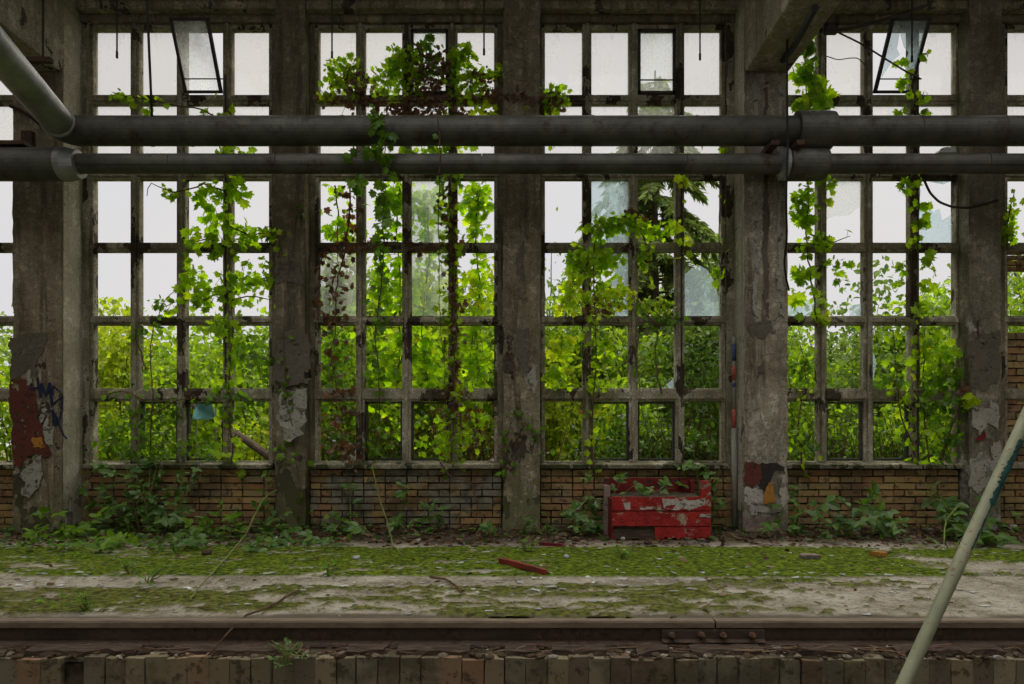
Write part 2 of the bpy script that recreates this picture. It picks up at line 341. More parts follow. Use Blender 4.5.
M['bush_gold'] = leafmat('bush_leaf_gold', [(.15, .20, .018), (.30, .38, .03), (.46, .54, .035), (.60, .62, .05), (.24, .33, .02)], .52, .02)
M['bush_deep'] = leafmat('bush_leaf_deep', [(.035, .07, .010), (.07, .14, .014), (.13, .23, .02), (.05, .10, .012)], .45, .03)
M['tree_leaf'] = leafmat('tree_leaf', [(.08, .14, .03), (.15, .24, .045), (.24, .34, .06), (.12, .19, .04)], .45, .02, tint=(1.1, 1.15, .6))
M['tree_pale'] = leafmat('tree_leaf_pale', [(.14, .20, .06), (.24, .32, .085), (.34, .43, .11), (.19, .26, .075)], .45, .02, tint=(1.05, 1.1, .7))
M['needle'] = leafmat('spruce_needle', [(.08, .13, .03), (.15, .22, .045), (.22, .30, .06), (.27, .34, .075)], .4, .02, tint=(1.1, 1.1, .6))
M['bramble'] = leafmat('bramble_leaf', [(.055, .13, .022), (.09, .19, .026), (.13, .25, .03), (.07, .15, .03), (.18, .30, .04)], .4, .035)
M['bramble_pale'] = leafmat('bramble_leaf_light', [(.10, .22, .016), (.16, .30, .018), (.21, .37, .02), (.13, .25, .016)], .5, .02)  # paler, yellower green than the other bramble leaves
M['litter'] = leafmat('litter_leaf', [(.07, .035, .02), (.15, .075, .035), (.22, .13, .06), (.10, .05, .025), (.3, .2, .1)], .2, .03, (1, .9, .7))

def glass(name, haze, tint, dirt_lo, dirt_hi, hz_col=(.8, .8, .78), edge=None):
    n = NT(name)
    tr = n.N('ShaderNodeBsdfTransparent'); tr.inputs[0].default_value = (*tint, 1)
    tl = n.N('ShaderNodeBsdfTranslucent'); tl.inputs[0].default_value = (*hz_col, 1)
    gl = n.N('ShaderNodeBsdfGlossy'); gl.inputs['Roughness'].default_value = .08
    f = n.noise(3.5, 7, .7, n.pos((1, 1, .4))); f2 = n.noise(25, 5, .7)
    h = n.math('ADD', haze, n.math('MULTIPLY', n.mask(n.math('ADD', n.math('MULTIPLY', f, .75), n.math('MULTIPLY', f2, .25)), dirt_lo, dirt_hi), .35))
    m1 = n.N('ShaderNodeMixShader'); n.L(h, m1.inputs[0]); n.L(tr.outputs[0], m1.inputs[1]); n.L(tl.outputs[0], m1.inputs[2])
    m2 = n.N('ShaderNodeMixShader'); m2.inputs[0].default_value = .04; n.L(m1.outputs[0], m2.inputs[1]); n.L(gl.outputs[0], m2.inputs[2])
    n.L(m2.outputs[0], n.out.inputs['Surface']); return n.m
M['glass'] = glass('dusty_glass', .10, (.98, .97, .96), .52, .75)
M['haze_glass'] = glass('hazy_blue_glass', .24, (.90, .95, .97), .5, .62, (.62, .72, .76))
M['frosted'] = glass('frosted_glass', .50, (.98, .97, .96), .5, .62, (.92, .91, .89))
M['light_glass'] = glass('streaked_glass', .16, (.96, .97, .97), .45, .65)

# ------------------------------------------------------------------ the room shell
# openings in the long wall: pixel columns of the window plane
def wx(px): return (px-512)*CAM_D/FPX
WINS = [(-148, 34), (92, 274), (316, 498), (541, 724), (775, 957), (1001, 1183)]
Z_SILL, Z_TOP = .79, 5.92
XL, XR = -8.4, 8.5
YB = -15.0
# brick parapet: each brick an island, dark mortar behind
mb = MB(); pl = []
def bricks(x0, x1, z0, z1, yf, plaster=0.0, depth=.06, bw=.25, bh=.0835, mb=None, pl=None, skip=0):
    nz_ = int(round((z1-z0)/bh)); hh = (z1-z0)/nz_
    for j in range(nz_):
        x = x0 - (0 if j % 2 else bw/2); k = 0
        while x < x1:
            wid = bw if (j % 2 == 0) else (bw if rng.random() < .6 else bw/2)
            a, b = max(x, x0), min(x+wid, x1); x += wid
            if b-a < .04 or rng.random() < skip: continue
            dy = rng.normal(0, .004) - (.0 if rng.random() > .06 else .006)
            g_ = .017
            mb.box(((a+b)/2, yf+depth/2+dy, z0+(j+.5)*hh), (b-a-g_, depth, hh-g_), jit=.003)
            if pl is not None:
                zc = (j+.5)*hh; pl.extend([plaster]*8)
bays = [(XL, -5.49, 0), (-5.01, -2.72, .0), (-2.35, -.12, 1.0), (.33, 2.6, .12), (3.07, 5.2, .0), (5.6, XR, 0)]
for a, b, p in bays: bricks(a, b, 0, .72, -.09, p, mb=mb, pl=pl)
wb_ = build('wall_far', mb, M['brick'], attr={'plaster': pl})
structure(wb_, 'low brick parapet under the tall windows', 'brick wall')
mbm = MB(); mbm.span((XL, -.075, -.1), (XR, .28, .73)); build('mortar_bed', mbm, M['mortar'], wb_)
mbm = MB()
for k in range(6):      # wall strips between the windows, behind the piers
    x0 = wx(WINS[k][1]); x1 = wx(WINS[k+1][0]) if k < 5 else None
    if x1: mbm.span((x0-.005, -.06, .7), (x1+.005, .10, 6.6))
mbm.span((XL, -.06, .7), (wx(WINS[0][0])+.01, .26, 6.6)); mbm.span((wx(WINS[5][1])-.01, -.06, .7), (XR, .26, 6.6))
mbm.span((XL, -.1, Z_TOP), (XR, .12, 6.6)); mbm.span((XL, .05, 6.4), (XR, .26, 6.6))
build('wall_strips', mbm, M['pier'], wb_)
mbl = MB(); mbl.span((XL, -.22, 6.0), (XR, -.1, 6.6)); mbl.span((XL, -.30, 6.09), (XR, -.22, 6.6))
structure(build('ceiling_lintel', mbl, M['lintel'], bevel=.012), 'long concrete lintel above the windows', 'lintel')

def wob_box(mb, a, b, nx, nz_, amp, seed):
    """box whose long vertical edges are chipped a little"""
    a = np.array(a, float); b = np.array(b, float)
    zs = np.linspace(a[2], b[2], nz_); g = np.random.default_rng(seed); v = []
    for z in zs:
        for (x, y) in ((a[0], a[1]), (b[0], a[1]), (b[0], b[1]), (a[0], b[1])):
            j = np.clip(g.normal(0, amp, 2), -2*amp, 2*amp); v.append((x+j[0], y+abs(j[1]), z))
    f = [(i*4+j, i*4+(j+1) % 4, (i+1)*4+(j+1) % 4, (i+1)*4+j) for i in range(nz_-1) for j in range(4)] + [(3, 2, 1, 0), tuple((nz_-1)*4+j for j in range(4))]
    mb.add(v, f)
def pillar(name, a, b, mat, label, seed, amp=.005):
    m_ = MB(); wob_box(m_, a, b, 1, 60, amp, seed)
    o = build(name, m_, mat); structure(o, label, 'pillar'); return o
PF = -.43
pil_l = pillar('pillar_left', (-5.56, PF, -.05), (-5.01, -.06, 5.9), M['pillar'], 'broad concrete pillar at the left end with a blue scrawl', 1)
pil_r = pillar('pillar_right', (2.594, PF, -.05), (3.07, -.06, 5.9), M['pillar_right'], 'broad pale concrete pillar carrying the ceiling beam on the right', 2)
pier_1 = pillar('pillar_near_left', (-2.70, -.25, -.05), (-2.36, -.05, 6.2), M['pier'], 'slim dark pier between first and second window', 3)
pier_2 = pillar('pillar_middle', (-.10, -.25, -.05), (.32, -.05, 6.2), M['pier_b'], 'slim grey pier between second and third window, in the middle', 4)
pier_3 = pillar('pillar_far_right', (5.215, -.25, -.05), (5.575, -.05, 6.2), M['pier_c'], 'slim pier with white flaking paint at the right edge', 5)
mbm = MB(); mbm.span((-5.03, -.08, .0), (-4.93, .0, 5.92)); mbm.span((2.50, -.08, .0), (2.60, .0, 5.92)); build('trim_1', mbm, M['frame']); bpy.data.objects['trim_1']['kind'] = 'structure'
tag(bpy.data.objects['trim_1'], 'flat concrete strips beside the broad pillars', 'trim', None, 'structure')
M['window_lit_side'] = concrete('window_lit_side', (.50, .455, .35), (.33, .29, .21), (.66, .62, .51), .55, .30, 12, (.26, .23, .17), 1.0)  # paler tone put in for the window light on the pillar sides
for nm, pr, x in (('lit_side_skin', pil_l, -5.01), ('lit_side_skin', pil_r, 2.594)):
    m_ = MB(); sg = 1 if x < 0 else -1; m_.span((min(x-sg*.02, x+sg*.008), PF+.02, .0), (max(x-sg*.02, x+sg*.008), -.062, 5.9)); o = build(nm, m_, M['window_lit_side'], pr); o['label'] = 'side face coloured paler for window light'
# capital brackets and ceiling beams that run towards the viewer
for nm, x0, x1, lb in (('beam_left', -5.49, -5.01, 'ceiling beam above the left pillar'), ('beam_right', 2.594, 3.07, 'ceiling beam above the right pillar')):
    m_ = MB(); m_.extx([(PF-.01, 5.15), (YB, 5.15), (YB, 6.6), (-.1, 6.6), (-.1, 5.2), (PF-.01, 5.2)], x0-.004, x1+.004)
    structure(build(nm, m_, M['beam'], bevel=.015), lb, 'beam')
# ceiling with roof openings added for fill light, far wall and end walls
FILL_GAPS = [(-5.9, -2.3), (-12.5, -9.5)]
m_ = MB(); ys = [0.26]
for a, b in FILL_GAPS: ys += [b, a]
ys += [YB]
for i in range(0, len(ys), 2): m_.span((XL, ys[i+1], 6.6), (XR, ys[i], 6.8))
for a, b in FILL_GAPS:
    for x in np.arange(-7.2, 8, 1.6): m_.span((x-.06, a, 6.6), (x+.06, b, 6.75))
structure(build('ceiling', m_, M['ceiling']), 'concrete ceiling with added fill-light openings', 'ceiling')
m_ = MB(); m_.span((XL, YB-.2, -1), (XR, YB, 1.0)); m_.span((XL, YB-.2, 5.9), (XR, YB, 6.8))  # unseen rear wall, its wide openings added to let in fill light
for x in np.arange(XL, XR, 2.1): m_.span((x, YB-.2, 1.0), (x+.35, YB, 5.9))
structure(build('wall_rear', m_, M['ceiling']), 'rear wall of the hall with wide openings added for fill light', 'wall')
m_ = MB(); m_.span((XL-.2, YB, -1), (XL, .26, 6.8)); structure(build('wall_left', m_, M['ceiling']), 'end wall of the hall on the left', 'wall')
m_ = MB(); m_.span((XR, YB, -1), (XR+.2, .26, 6.8)); structure(build('wall_right', m_, M['ceiling']), 'end wall of the hall on the right', 'wall')

# platform floor: fine mesh with moss, soil and bare concrete
Y0, Y1 = -3.97, -.06
nx, ny = 900, 262
gx, gy = np.meshgrid(np.linspace(XL, XR, nx), np.linspace(Y0, Y1, ny)); X = gx.ravel(); Y = gy.ravel()
D_ = Y+CAM_D; PX = 512+X*FPX/D_; PY = 440+CAM_H*FPX/D_
ps = X*.9
n1 = fbm(X*.8, Y*2.0, 3, 5); n2 = fbm(X*3.2, Y*8, 11, 4); n3 = fbm(X*16, Y*20, 23, 3)
nn = .38*n1+.36*n2+.26*n3; n4 = fbm(X*34, Y*40, 31, 2)
depth_in = lambda a, b, e: sstep(a, a+e, Y)*(1-sstep(b-e, b, Y))
upper = depth_in(-2.80, -1.25, .12)*(1-sstep(3.2, 4.0, X+(n1-.5)*2.0))*(.262+.085*sstep(-1.0, .8, X))
lower = depth_in(-3.95, -3.0, .18)*(.205*(1-sstep(1.0, 2.6, X+(n1-.5)*2))+.02)
right = np.exp(-(((X-4.6)/.75)**2+((Y+1.75)/.35)**2))*.45
mid = depth_in(-3.15, -2.7, .1)*.10*(1-sstep(-2.8, -1.5, X))
val = nn - .5 + np.maximum.reduce([upper, lower, right, mid])
moss = sstep(.148, .172, val+.14*(n4-.5))
near_wall = 1-sstep(.75, 1.25, -Y+(n1-.5)*.7)
moss = moss*(1-.9*near_wall)
soil = np.clip(near_wall*1.0*sstep(.22, .44, nn+.1) + sstep(-3.80, -3.93, Y+(n2-.5)*.25)*.85 + .55*sstep(.58, .66, n2)*sstep(.5, .6, n1), 0, 1)
dull = np.clip(sstep(-2.85, -3.1, Y)*.95 + (n1 < .42)*.0 + .3*sstep(.5, .7, n3), 0, 1)
Zf = moss*(.006+.012*n3+.006*n2)+(n2-.5)*.010+near_wall*(.03*n2+.035*sstep(.5, 0, -Y)) - .012*(1-sstep(.0, .02, np.abs(Y+2.79)))
Zf = Zf-.004
crack = np.abs(Y-(-2.1)-(X-3.2)*-1.05+(n2-.5)*.18); Zf -= .012*(1-sstep(.0, .03, crack))*(X > 3.0)*(X < 4.4)
idx = np.arange(nx*ny).reshape(ny, nx)
F = np.stack([idx[:-1, :-1], idx[:-1, 1:], idx[1:, 1:], idx[1:, :-1]], -1).reshape(-1, 4)
mf = MB(); mf.v.append(np.c_[X, Y, Zf]); mf.n = nx*ny; mf.f = [tuple(q) for q in F.tolist()]
fl = build('floor', mf, M['floor'], smooth=True, attr={'moss': moss, 'soil': soil, 'dull': dull}); structure(fl, 'mossy concrete platform floor in front of the windows', 'floor')
m_ = MB(); m_.span((XL, -3.94, -.35), (XR, -.1, -.06)); build('floor_slab', m_, M['soil'], fl)
def floor_z(x, y):
    i = int(round((x-XL)/(XR-XL)*(nx-1))); j = int(round((y-Y0)/(Y1-Y0)*(ny-1)))
    return float(Zf[max(0, min(ny-1, j))*nx+max(0, min(nx-1, i))])

# platform edge: upright bricks below the rail, then the track bed
m_ = MB(); x = XL
while x < XR:
    wd = .118*(1+rng.normal(0, .04)); 
    if rng.random() > .015:
        top = -.165+rng.normal(0, .006); m_.box((x+wd/2, -4.13+rng.normal(0, .006), top-.13), (wd-.003, .12, .26), jit=.003)
    x += wd
x = XL
while x < XR:
    m_.box((x+.125, -4.12+rng.normal(0, .004), -.48), (.238, .12, .30), jit=.003); x += .25
pe = build('trim_2', m_, M['edge_brick'], bevel=.003); structure(pe, 'upright bricks edging the platform below the rail', 'platform edge')
m_ = MB(); m_.span((XL, -4.165, -1.0), (XR, -3.93, -.2)); build('mortar_bed', m_, M['mortar'], pe)
m_ = MB(); m_.span((XL, YB, -1.0), (XR, -4.1, -.62)); structure(build('floor_pit', m_, M['soil']), 'sunken track bed in front of the platform', 'floor')
# outside ground
gxx, gyy = np.meshgrid(np.linspace(-45, 45, 120), np.linspace(.25, 60, 90)); hx = gxx.ravel(); hy = gyy.ravel()
hz = -.15+.35*(fbm(hx*.35, hy*.35, 5)-.5)+.012*np.maximum(hy-6, 0); hz[hy < .4] = -.15
ii = np.arange(120*90).reshape(90, 120); F = np.stack([ii[:-1, :-1], ii[:-1, 1:], ii[1:, 1:], ii[1:, :-1]], -1).reshape(-1, 4)
mg = MB(); mg.add(np.c_[hx, hy, hz], F.tolist()); structure(build('ground_outside', mg, M['ground'], smooth=True), 'overgrown ground outside the hall', 'ground')
def gz(x, y): return -.15+.35*(float(fbm(np.array([x*.35]), np.array([y*.35]), 5)[0])-.5)+.012*max(y-6, 0)

# ------------------------------------------------------------------ windows
ROWS = [(32, 96), (106, 170), (181, 243), (253, 316), (326, 388), (402, 460)]
def wz(py): return CAM_H+(440-py)*CAM_D/FPX
CB = [0, 3.5, 48.5, 95.5, 141.5, 182]     # helper for column centres
def cols_of(k):
    a, b = WINS[k]; out = []
    bw = 9.5; wtot = b-a; pw = (wtot-3*bw-8)/4
    x = a+4.2
    for i in range(4): out.append((x, x+pw)); x += pw+bw
    return out
def grid_bars(mb, x0, x1, z0, z1, y0, y1): mb.span((x0, y0, z0), (x1, y1, z1))
win = []
names = ['half-hidden window beyond the left pillar', 'first tall window from the left with a vine on its right half', 'second tall window, smothered by brown and green vine', 'third tall window with an arch of yellow-green vine', 'fourth tall window, right of the broad pale pillar', 'window at the right edge, partly bricked up']
for k in range(6):
    a, b = WINS[k]; x0, x1 = wx(a), wx(b); cs = cols_of(k)
    we = thing('window_%d' % (k+1), ((x0+x1)/2, 0, Z_SILL), names[k], 'window', None, 'structure')
    m_ = MB()
    # outer frame
    m_.span((x0, -.05, Z_SILL), (x0+.045, .05, Z_TOP)); m_.span((x1-.045, -.05, Z_SILL), (x1, .05, Z_TOP))
    m_.span((x0, -.05, wz(31)), (x1, .05, Z_TOP)); m_.span((x0, -.05, Z_SILL), (x1, .05, wz(461)))
    for i in range(3):
        xa, xb = wx(cs[i][1]+.3), wx(cs[i+1][0]-.3); m_.span((xa, -.055, Z_SILL), (xb, .045, Z_TOP))
        m_.span((xa+.03, -.085, Z_SILL), (xb-.03, -.05, Z_TOP))
    for r in range(5):
        za, zb = wz(ROWS[r][1]+.5), wz(ROWS[r+1][0]-.5); m_.span((x0, -.045, zb), (x1, .04, za))
        m_.span((x0, -.065, zb+.025), (x1, -.045, za-.02))
    fr = build('window_frame', m_, M['frame'], we, bevel=.008)
    m_ = MB(); m_.extx([(-.15, .725), (-.15, .775), (-.04, .80), (.12, .80), (.12, .725)], x0-.03, x1+.03); build('window_sill', m_, M['sill'], we, bevel=.01)
    # whole dusty panes in the two upper rows
    m_ = MB()
    for r in (0, 1):
        for c in range(4):
            if r == 0 and c == 2 and k in (1, 2, 3, 4): continue
            p, q = cs[c]; m_.span((wx(p)-.01, .012, wz(ROWS[r][1])-.01), (wx(q)+.01, .016, wz(ROWS[r][0])+.01))
    build('window_pane', m_, M['glass'], we)
    # opening sash, third column of the top row
    p, q = cs[2]; sx0, sx1, sz0, sz1 = wx(p)-.005, wx(q)+.005, wz(ROWS[0][1]), wz(ROWS[0][0])
    tilt = R({1: 29, 4: 31}.get(k, 0)); ct, st_ = math.cos(tilt), math.sin(tilt)
    def rt(mb):
        if tilt:
            for arr in mb.v:
                y = arr[:, 1]+.04; z = arr[:, 2]-sz0; arr[:, 1] = -.06+y*ct-z*st_; arr[:, 2] = sz0+z*ct+y*st_
        return mb
    m_ = MB(); t_ = .032; yy0, yy1 = (-.06, -.02)
    m_.span((sx0, yy0, sz0), (sx0+t_, yy1, sz1)); m_.span((sx1-t_, yy0, sz0), (sx1, yy1, sz1)); m_.span((sx0, yy0, sz1-t_), (sx1, yy1, sz1)); m_.span((sx0, yy0, sz0), (sx1, yy1, sz0+t_))
    sash = build('sash', rt(m_), M['steel'], we)
    m_ = MB(); m_.tube([(sx0+.01, yy0-.012, sz0+.2*(sz1-sz0)), (sx1+.06, yy0-.012, sz0+.2*(sz1-sz0))], .008, 6); build('stay_bar', rt(m_), M['steel'], sash)
    m_ = MB()
    if k == 4:
        W_, H_ = sx1-sx0, sz1-sz0
        for poly in ([(.08, .97), (.28, .97), (.33, .60), (.45, .52), (.30, .44), (.12, .22), (.08, .3)], [(.30, .97), (.94, .97), (.94, .35), (.80, .22), (.62, .40), (.66, .55), (.5, .62), (.33, .78)]):
            m_.prism([(sx0+u*W_, sz0+v*H_) for u, v in poly], -.042, -.038)
    else: m_.span((sx0+.02, -.042, sz0+.02), (sx1-.02, -.038, sz1-.02))
    pn = build('sash_pane', rt(m_), M['haze_glass'] if k == 4 else (M['frosted'] if k == 0 else M['light_glass']), sash)
    if k == 4: pn['label'] = 'broken pane with a jagged hole'
    # upright rod that works the sash
    rx = wx(q)+.06
    zb_ = {0: 1.6, 1: 1.7, 2: 1.6, 3: wz(394), 4: wz(470), 5: 1.7}[k]
    m_ = MB(); m_.tube([(rx, -.11, wz(80)), (rx, -.11, zb_)], .011, 6)
    for py in (150, 248, 321): m_.span((rx-.018, -.12, wz(py)-.02), (rx+.018, -.08, wz(py)+.02))
    build('working_rod', m_, M['steel'], we)
    # small dark opening lights in the bottom row
    if k != 5:
        for c in (1, 2):
            p, q = cs[c]; a0, a1, b0, b1 = wx(p), wx(q), wz(460), wz(402); m_ = MB(); t_ = .02
            m_.span((a0, -.02, b0), (a0+t_, .03, b1)); m_.span((a1-t_, -.02, b0), (a1, .03, b1)); m_.span((a0, -.02, b1-t_), (a1, .03, b1)); m_.span((a0, -.02, b0), (a1, .03, b0+t_))
            build('lower_sash', m_, M['steel'], we)
    win.append(we)
def shard(k, polys, mat, name='window_pane', label=None):
    m_ = MB()
    for poly in polys: m_.prism([(wx(p), wz(q)) for p, q in poly], .012, .016)
    o = build(name, m_, mat, win[k])
    if label: o['label'] = label
shard(2, [[(318, 253), (357, 253), (357, 317), (318, 317)], [(411, 181), (448, 181), (448, 317), (411, 317)], [(340, 462), (358, 448), (358, 462)]], M['light_glass'], 'window_pane', 'streaked dirty panes')
shard(3, [[(590, 180), (628, 180), (628, 245), (590, 245)], [(612, 252), (628, 252), (628, 317), (616, 317), (610, 296), (613, 275)]], M['haze_glass'], 'window_pane', 'hazy bluish panes behind the vine arch')
shard(3, [[(685, 317), (685, 274), (692, 268), (700, 265), (708, 270), (714, 280), (719, 296), (722, 298), (722, 317)], [(662, 389), (676, 376), (676, 389)]], M['haze_glass'], 'window_pane', 'broken pane with a rounded top')
shard(4, [[(827, 180), (863, 179), (863, 205), (855, 210), (850, 215), (835, 216), (827, 219)]], M['light_glass'], 'window_pane', 'broken pane with its lower half gone')
shard(4, [[(917, 179), (951, 181), (944, 184), (935, 182)], [(917, 244), (917, 206), (927, 202), (934, 212), (940, 208), (943, 220), (952, 214), (953, 244)]], M['haze_glass'], 'window_pane', 'jagged shards left in a broken pane')
shard(4, [[(850, 317), (851, 305), (863, 303), (863, 317)], [(873, 390), (873, 350), (877, 362), (874, 380)], [(775, 317), (775, 300), (812, 300), (817, 290), (817, 317)]], M['haze_glass'], 'window_pane', 'small leftover shards')
# bricked-up lower part of the right edge window
mb = MB(); bricks(wx(1003), wx(1183), .80, wz(333), -.04, mb=mb); bi = build('brick_infill', mb, M['brick'], win[5]); 
m_ = MB(); m_.span((wx(1002), -.02, .80), (wx(1183), .1, wz(333))); build('infill_mortar', m_, M['mortar'], win[5])
mb = MB(); bricks(wx(1003), wx(1183), wz(272), wz(250), -.04, mb=mb, bh=.06); build('brick_infill', mb, M['brick'], win[5])

# paint and plaster on the pillars
def inside(poly, x, z):
    r = np.zeros(x.shape, bool); n_ = len(poly)
    for i in range(n_):
        (x1, z1), (x2, z2) = poly[i], poly[(i+1) % n_]
        if z1 == z2: continue
        c = ((z1 > z) != (z2 > z)) & (x < (x2-x1)*(z-z1)/(z2-z1)+x1); r ^= c
    return r
def poly_patch(name, polys, mat, parent, Y, th=.003, label=None, warp=.035, holes=.30, cell=.007):
    """a coat of paint, plaster or paper with a ragged edge and bare spots, laid on the face at Y"""
    m_ = MB()
    for k, poly in enumerate(polys):
        P = np.array([at(p, q, Y)[[0, 2]] for p, q in poly]); lo = P.min(0)-.05; hi = P.max(0)+.05
        xs = np.arange(lo[0], hi[0], cell); zs = np.arange(lo[1], hi[1], cell); gx_, gz_ = np.meshgrid(xs, zs); cx, cz = gx_+cell/2, gz_+cell/2; sd = int(abs(lo[0]*977+lo[1]*331))+k
        wx_ = cx+warp*2*(fbm(cx*9, cz*9, sd, 4)-.5); wz_ = cz+warp*2*(fbm(cx*9, cz*9, sd+50, 4)-.5)
        ok = inside([tuple(q) for q in P], wx_, wz_) & (fbm(cx*14, cz*14, sd+90, 4) > holes)
        ids = {}; V = []; F = []
        for r_, c_ in zip(*np.nonzero(ok)):
            q = []
            for dr_, dc_ in ((0, 0), (0, 1), (1, 1), (1, 0)):
                key = (r_+dr_, c_+dc_)
                if key not in ids: ids[key] = len(V); V.append((lo[0]+key[1]*cell, Y-th, lo[1]+key[0]*cell))
                q.append(ids[key])
            F.append(q)
        if V: m_.add(V, F)
    if not m_.v: return None
    o = build(name, m_, mat, parent); o.modifiers.new('solidify', 'SOLIDIFY').thickness = .003
    if label: o['label'] = label
    return o
def ragged(poly, amp=.8, seed=0, sub=4):
    g = np.random.default_rng(seed); out = []
    for i in range(len(poly)):
        a = np.array(poly[i], float); b = np.array(poly[(i+1) % len(poly)], float)
        for t in range(sub): out.append(tuple(a+(b-a)*t/sub+(g.normal(0, amp, 2) if t else 0)))
    return out
PFs = PF-.004
poly_patch('paint_patch', [ragged([(10, 380), (30, 380), (35, 394), (36, 402), (40, 415), (41, 430), (48, 447), (53, 454), (51, 459), (42, 458), (34, 452), (25, 460), (20, 468), (12, 462)], .7, 1)], M['oxide'], pil_l, PFs, label='oxide-red paint patch')
poly_patch('paint_flake', [ragged([(37, 398), (41, 399), (42, 404), (38, 405)], .3, 2), ragged([(41, 405), (46, 403), (47, 410), (43, 413)], .3, 3), ragged([(38, 418), (46, 412), (43, 420), (40, 424)], .3, 4), ragged([(43, 424), (49, 414), (48, 424), (44, 428)], .3, 5),
    ragged([(42, 428), (54, 427), (52, 446), (45, 445)], .6, 6), ragged([(28, 370), (31, 369), (30, 384), (27, 384)], .4, 7), ragged([(24, 470), (42, 456), (40, 480), (30, 500), (22, 492)], 1, 8)], M['greypaint'], pil_l, PFs-.005)
poly_patch('paint_patch', [ragged([(31, 438), (42, 437), (44, 446), (30, 447)], .6, 9)], M['orange'], pil_l, PFs-.006, label='orange paint remnant')
poly_patch('paint_patch', [ragged([(10, 335), (45, 332), (44, 352), (36, 366), (40, 380), (28, 372), (10, 380)], .9, 10)], M['darkpaint'], pil_l, PFs, label='dark grey paint remnant')
# blue scrawl
S_ = [(.012, [(156, 120), (158, 170), (162, 222)]), (.010, [(133, 205), (175, 200), (216, 192)]), (.013, [(207, 108), (220, 190), (236, 282)]),
      (.014, [(236, 270), (238, 215), (241, 156)]), (.013, [(241, 156), (262, 214), (283, 266)]), (.014, [(283, 266), (298, 210), (312, 152)]), (.018, [(312, 152), (320, 240), (334, 346)]),
      (.009, [(408, 233), (375, 205), (342, 178), (336, 215), (338, 262)]), (.009, [(334, 340), (380, 300), (426, 269), (418, 350), (398, 465)]),
      (.016, [(332, 384), (350, 450), (368, 522)]), (.013, [(336, 384), (362, 430), (392, 484), (372, 500)]), (.009, [(385, 490), (410, 550), (440, 612), (462, 632)])]
m_ = MB()
for rr, st in S_:
    pts = []
    for i in range(len(st)-1):
        for t in np.linspace(0, 1, 5)[: 5 if i == len(st)-2 else 4]:
            p = np.array(st[i])*(1-t)+np.array(st[i+1])*t; pts.append(at(13+p[0]/8.55, 365+p[1]/8.55, PF-.006))
    k0 = m_.n; m_.tube(pts, rr, 8)
    arr = m_.v[-1]; arr[:, 1] = PF-.006+(arr[:, 1]-(PF-.006))*.3
build('graffiti_scrawl', m_, M['bluespray'], pil_l)['label'] = 'blue sprayed scrawl'
# pier patches
def pier_patch(par, polys, mat, seed, Y=-.254):
    poly_patch('plaster_patch', [ragged(p, .8, seed+i) for i, p in enumerate(polys)], mat, par, Y)
pier_patch(pier_1, [[(274, 330), (309, 330), (310, 382), (290, 386), (275, 380)], [(276, 262), (300, 262), (304, 284), (290, 282), (276, 285)]], M['darkpaint'], 31)
pier_patch(pier_1, [[(278, 390), (308, 388), (306, 420), (296, 432), (280, 426)]], M['greypaint'], 35)
pier_patch(pier_2, [[(517, 250), (524, 240), (527, 300), (518, 298)], [(516, 330), (528, 328), (530, 372), (524, 376), (517, 360)]], M['darkpaint'], 41)
pier_patch(pier_2, [[(527, 372), (536, 366), (537, 392), (528, 390)]], M['greypaint'], 51)
pier_patch(pier_3, [[(970, 404), (976, 398), (978, 410), (990, 400), (1000, 408), (998, 430), (988, 424), (980, 436), (972, 424)], [(968, 466), (984, 458), (990, 480), (978, 494), (970, 488)], [(990, 446), (1000, 440), (1001, 466), (992, 470)]], M['greypaint'], 61)
pier_patch(pier_3, [[(968, 340), (1000, 330), (1001, 380), (985, 392), (970, 386)]], M['darkpaint'], 65)
poly_patch('paint_mark', [ragged([(976, 438), (982, 435), (984, 427), (986, 437), (978, 441)], .3, 70)], M['darkred'], pier_3, -.259, warp=.01, holes=.1, label='small red paint smear')
poly_patch('rust_run', [ragged([(977, 319), (979, 319), (980, 338), (978, 340)], .3, 71)], M['rust'], pier_3, -.256)
poly_patch('plaster_patch', [ragged([(747, 323), (770, 321), (776, 333), (765, 337), (750, 336)], .8, 72), ragged([(757, 366), (763, 362), (764, 376), (759, 378)], .6, 73)], M['darkpaint'], pil_r, PF-.004)
poly_patch('paint_patch', [ragged([(744, 515), (760, 518), (788, 512), (789, 531), (744, 531)], .9, 75)], M['pinkpaint'], pil_r, PF-.004)
for px in (753, 764, 778):
    poly_patch('plaster_strip', [ragged([(px, 84), (px+4, 82), (px+5, 318), (px+1, 316)], .7, px)], M['greypaint' if px != 764 else 'darkpaint'], pil_r, PF-.003)

# torn poster low on the right pillar
tp = thing('torn_poster', at_z(767, PF, .4), 'remains of a torn red, black and orange poster on the right pillar', 'poster')
poly_patch('red_sheet', [ragged([(745, 462), (763, 462), (762, 483), (755, 484), (752, 488), (745, 482)], .5, 80)], M['oxide'], tp, PF-.009, .003, 'brown-red remnant', .02, .2)
poly_patch('black_sheet', [ragged([(761, 463), (776, 462), (783, 466), (785, 473), (781, 470), (775, 470), (768, 488), (763, 490), (758, 486), (762, 478)], .4, 81)], M['blackpaint'], tp, PF-.014, .003, 'black curling remnant', .015, .1)
poly_patch('orange_sheet', [ragged([(769, 482), (773, 488), (777, 503), (764, 504), (764, 494)], .4, 82)], M['orange'], tp, PF-.019, .003, 'orange remnant', .012, .1)
poly_patch('white_sheet', [ragged([(744, 484), (758, 486), (763, 490), (763, 506), (774, 506), (785, 474), (788, 500), (780, 512), (752, 512), (744, 502)], .6, 83)], M['whitepaper'], tp, PF-.005, .003, 'white torn backing', .03, .33)
m_ = MB(); g0 = [at(755, 492, PF-.02), at(763, 500, PF-.10), at(758, 502, PF-.06), at(757, 515, PF-.09), at(751, 515, PF-.02), at(750, 505, PF-.015)]
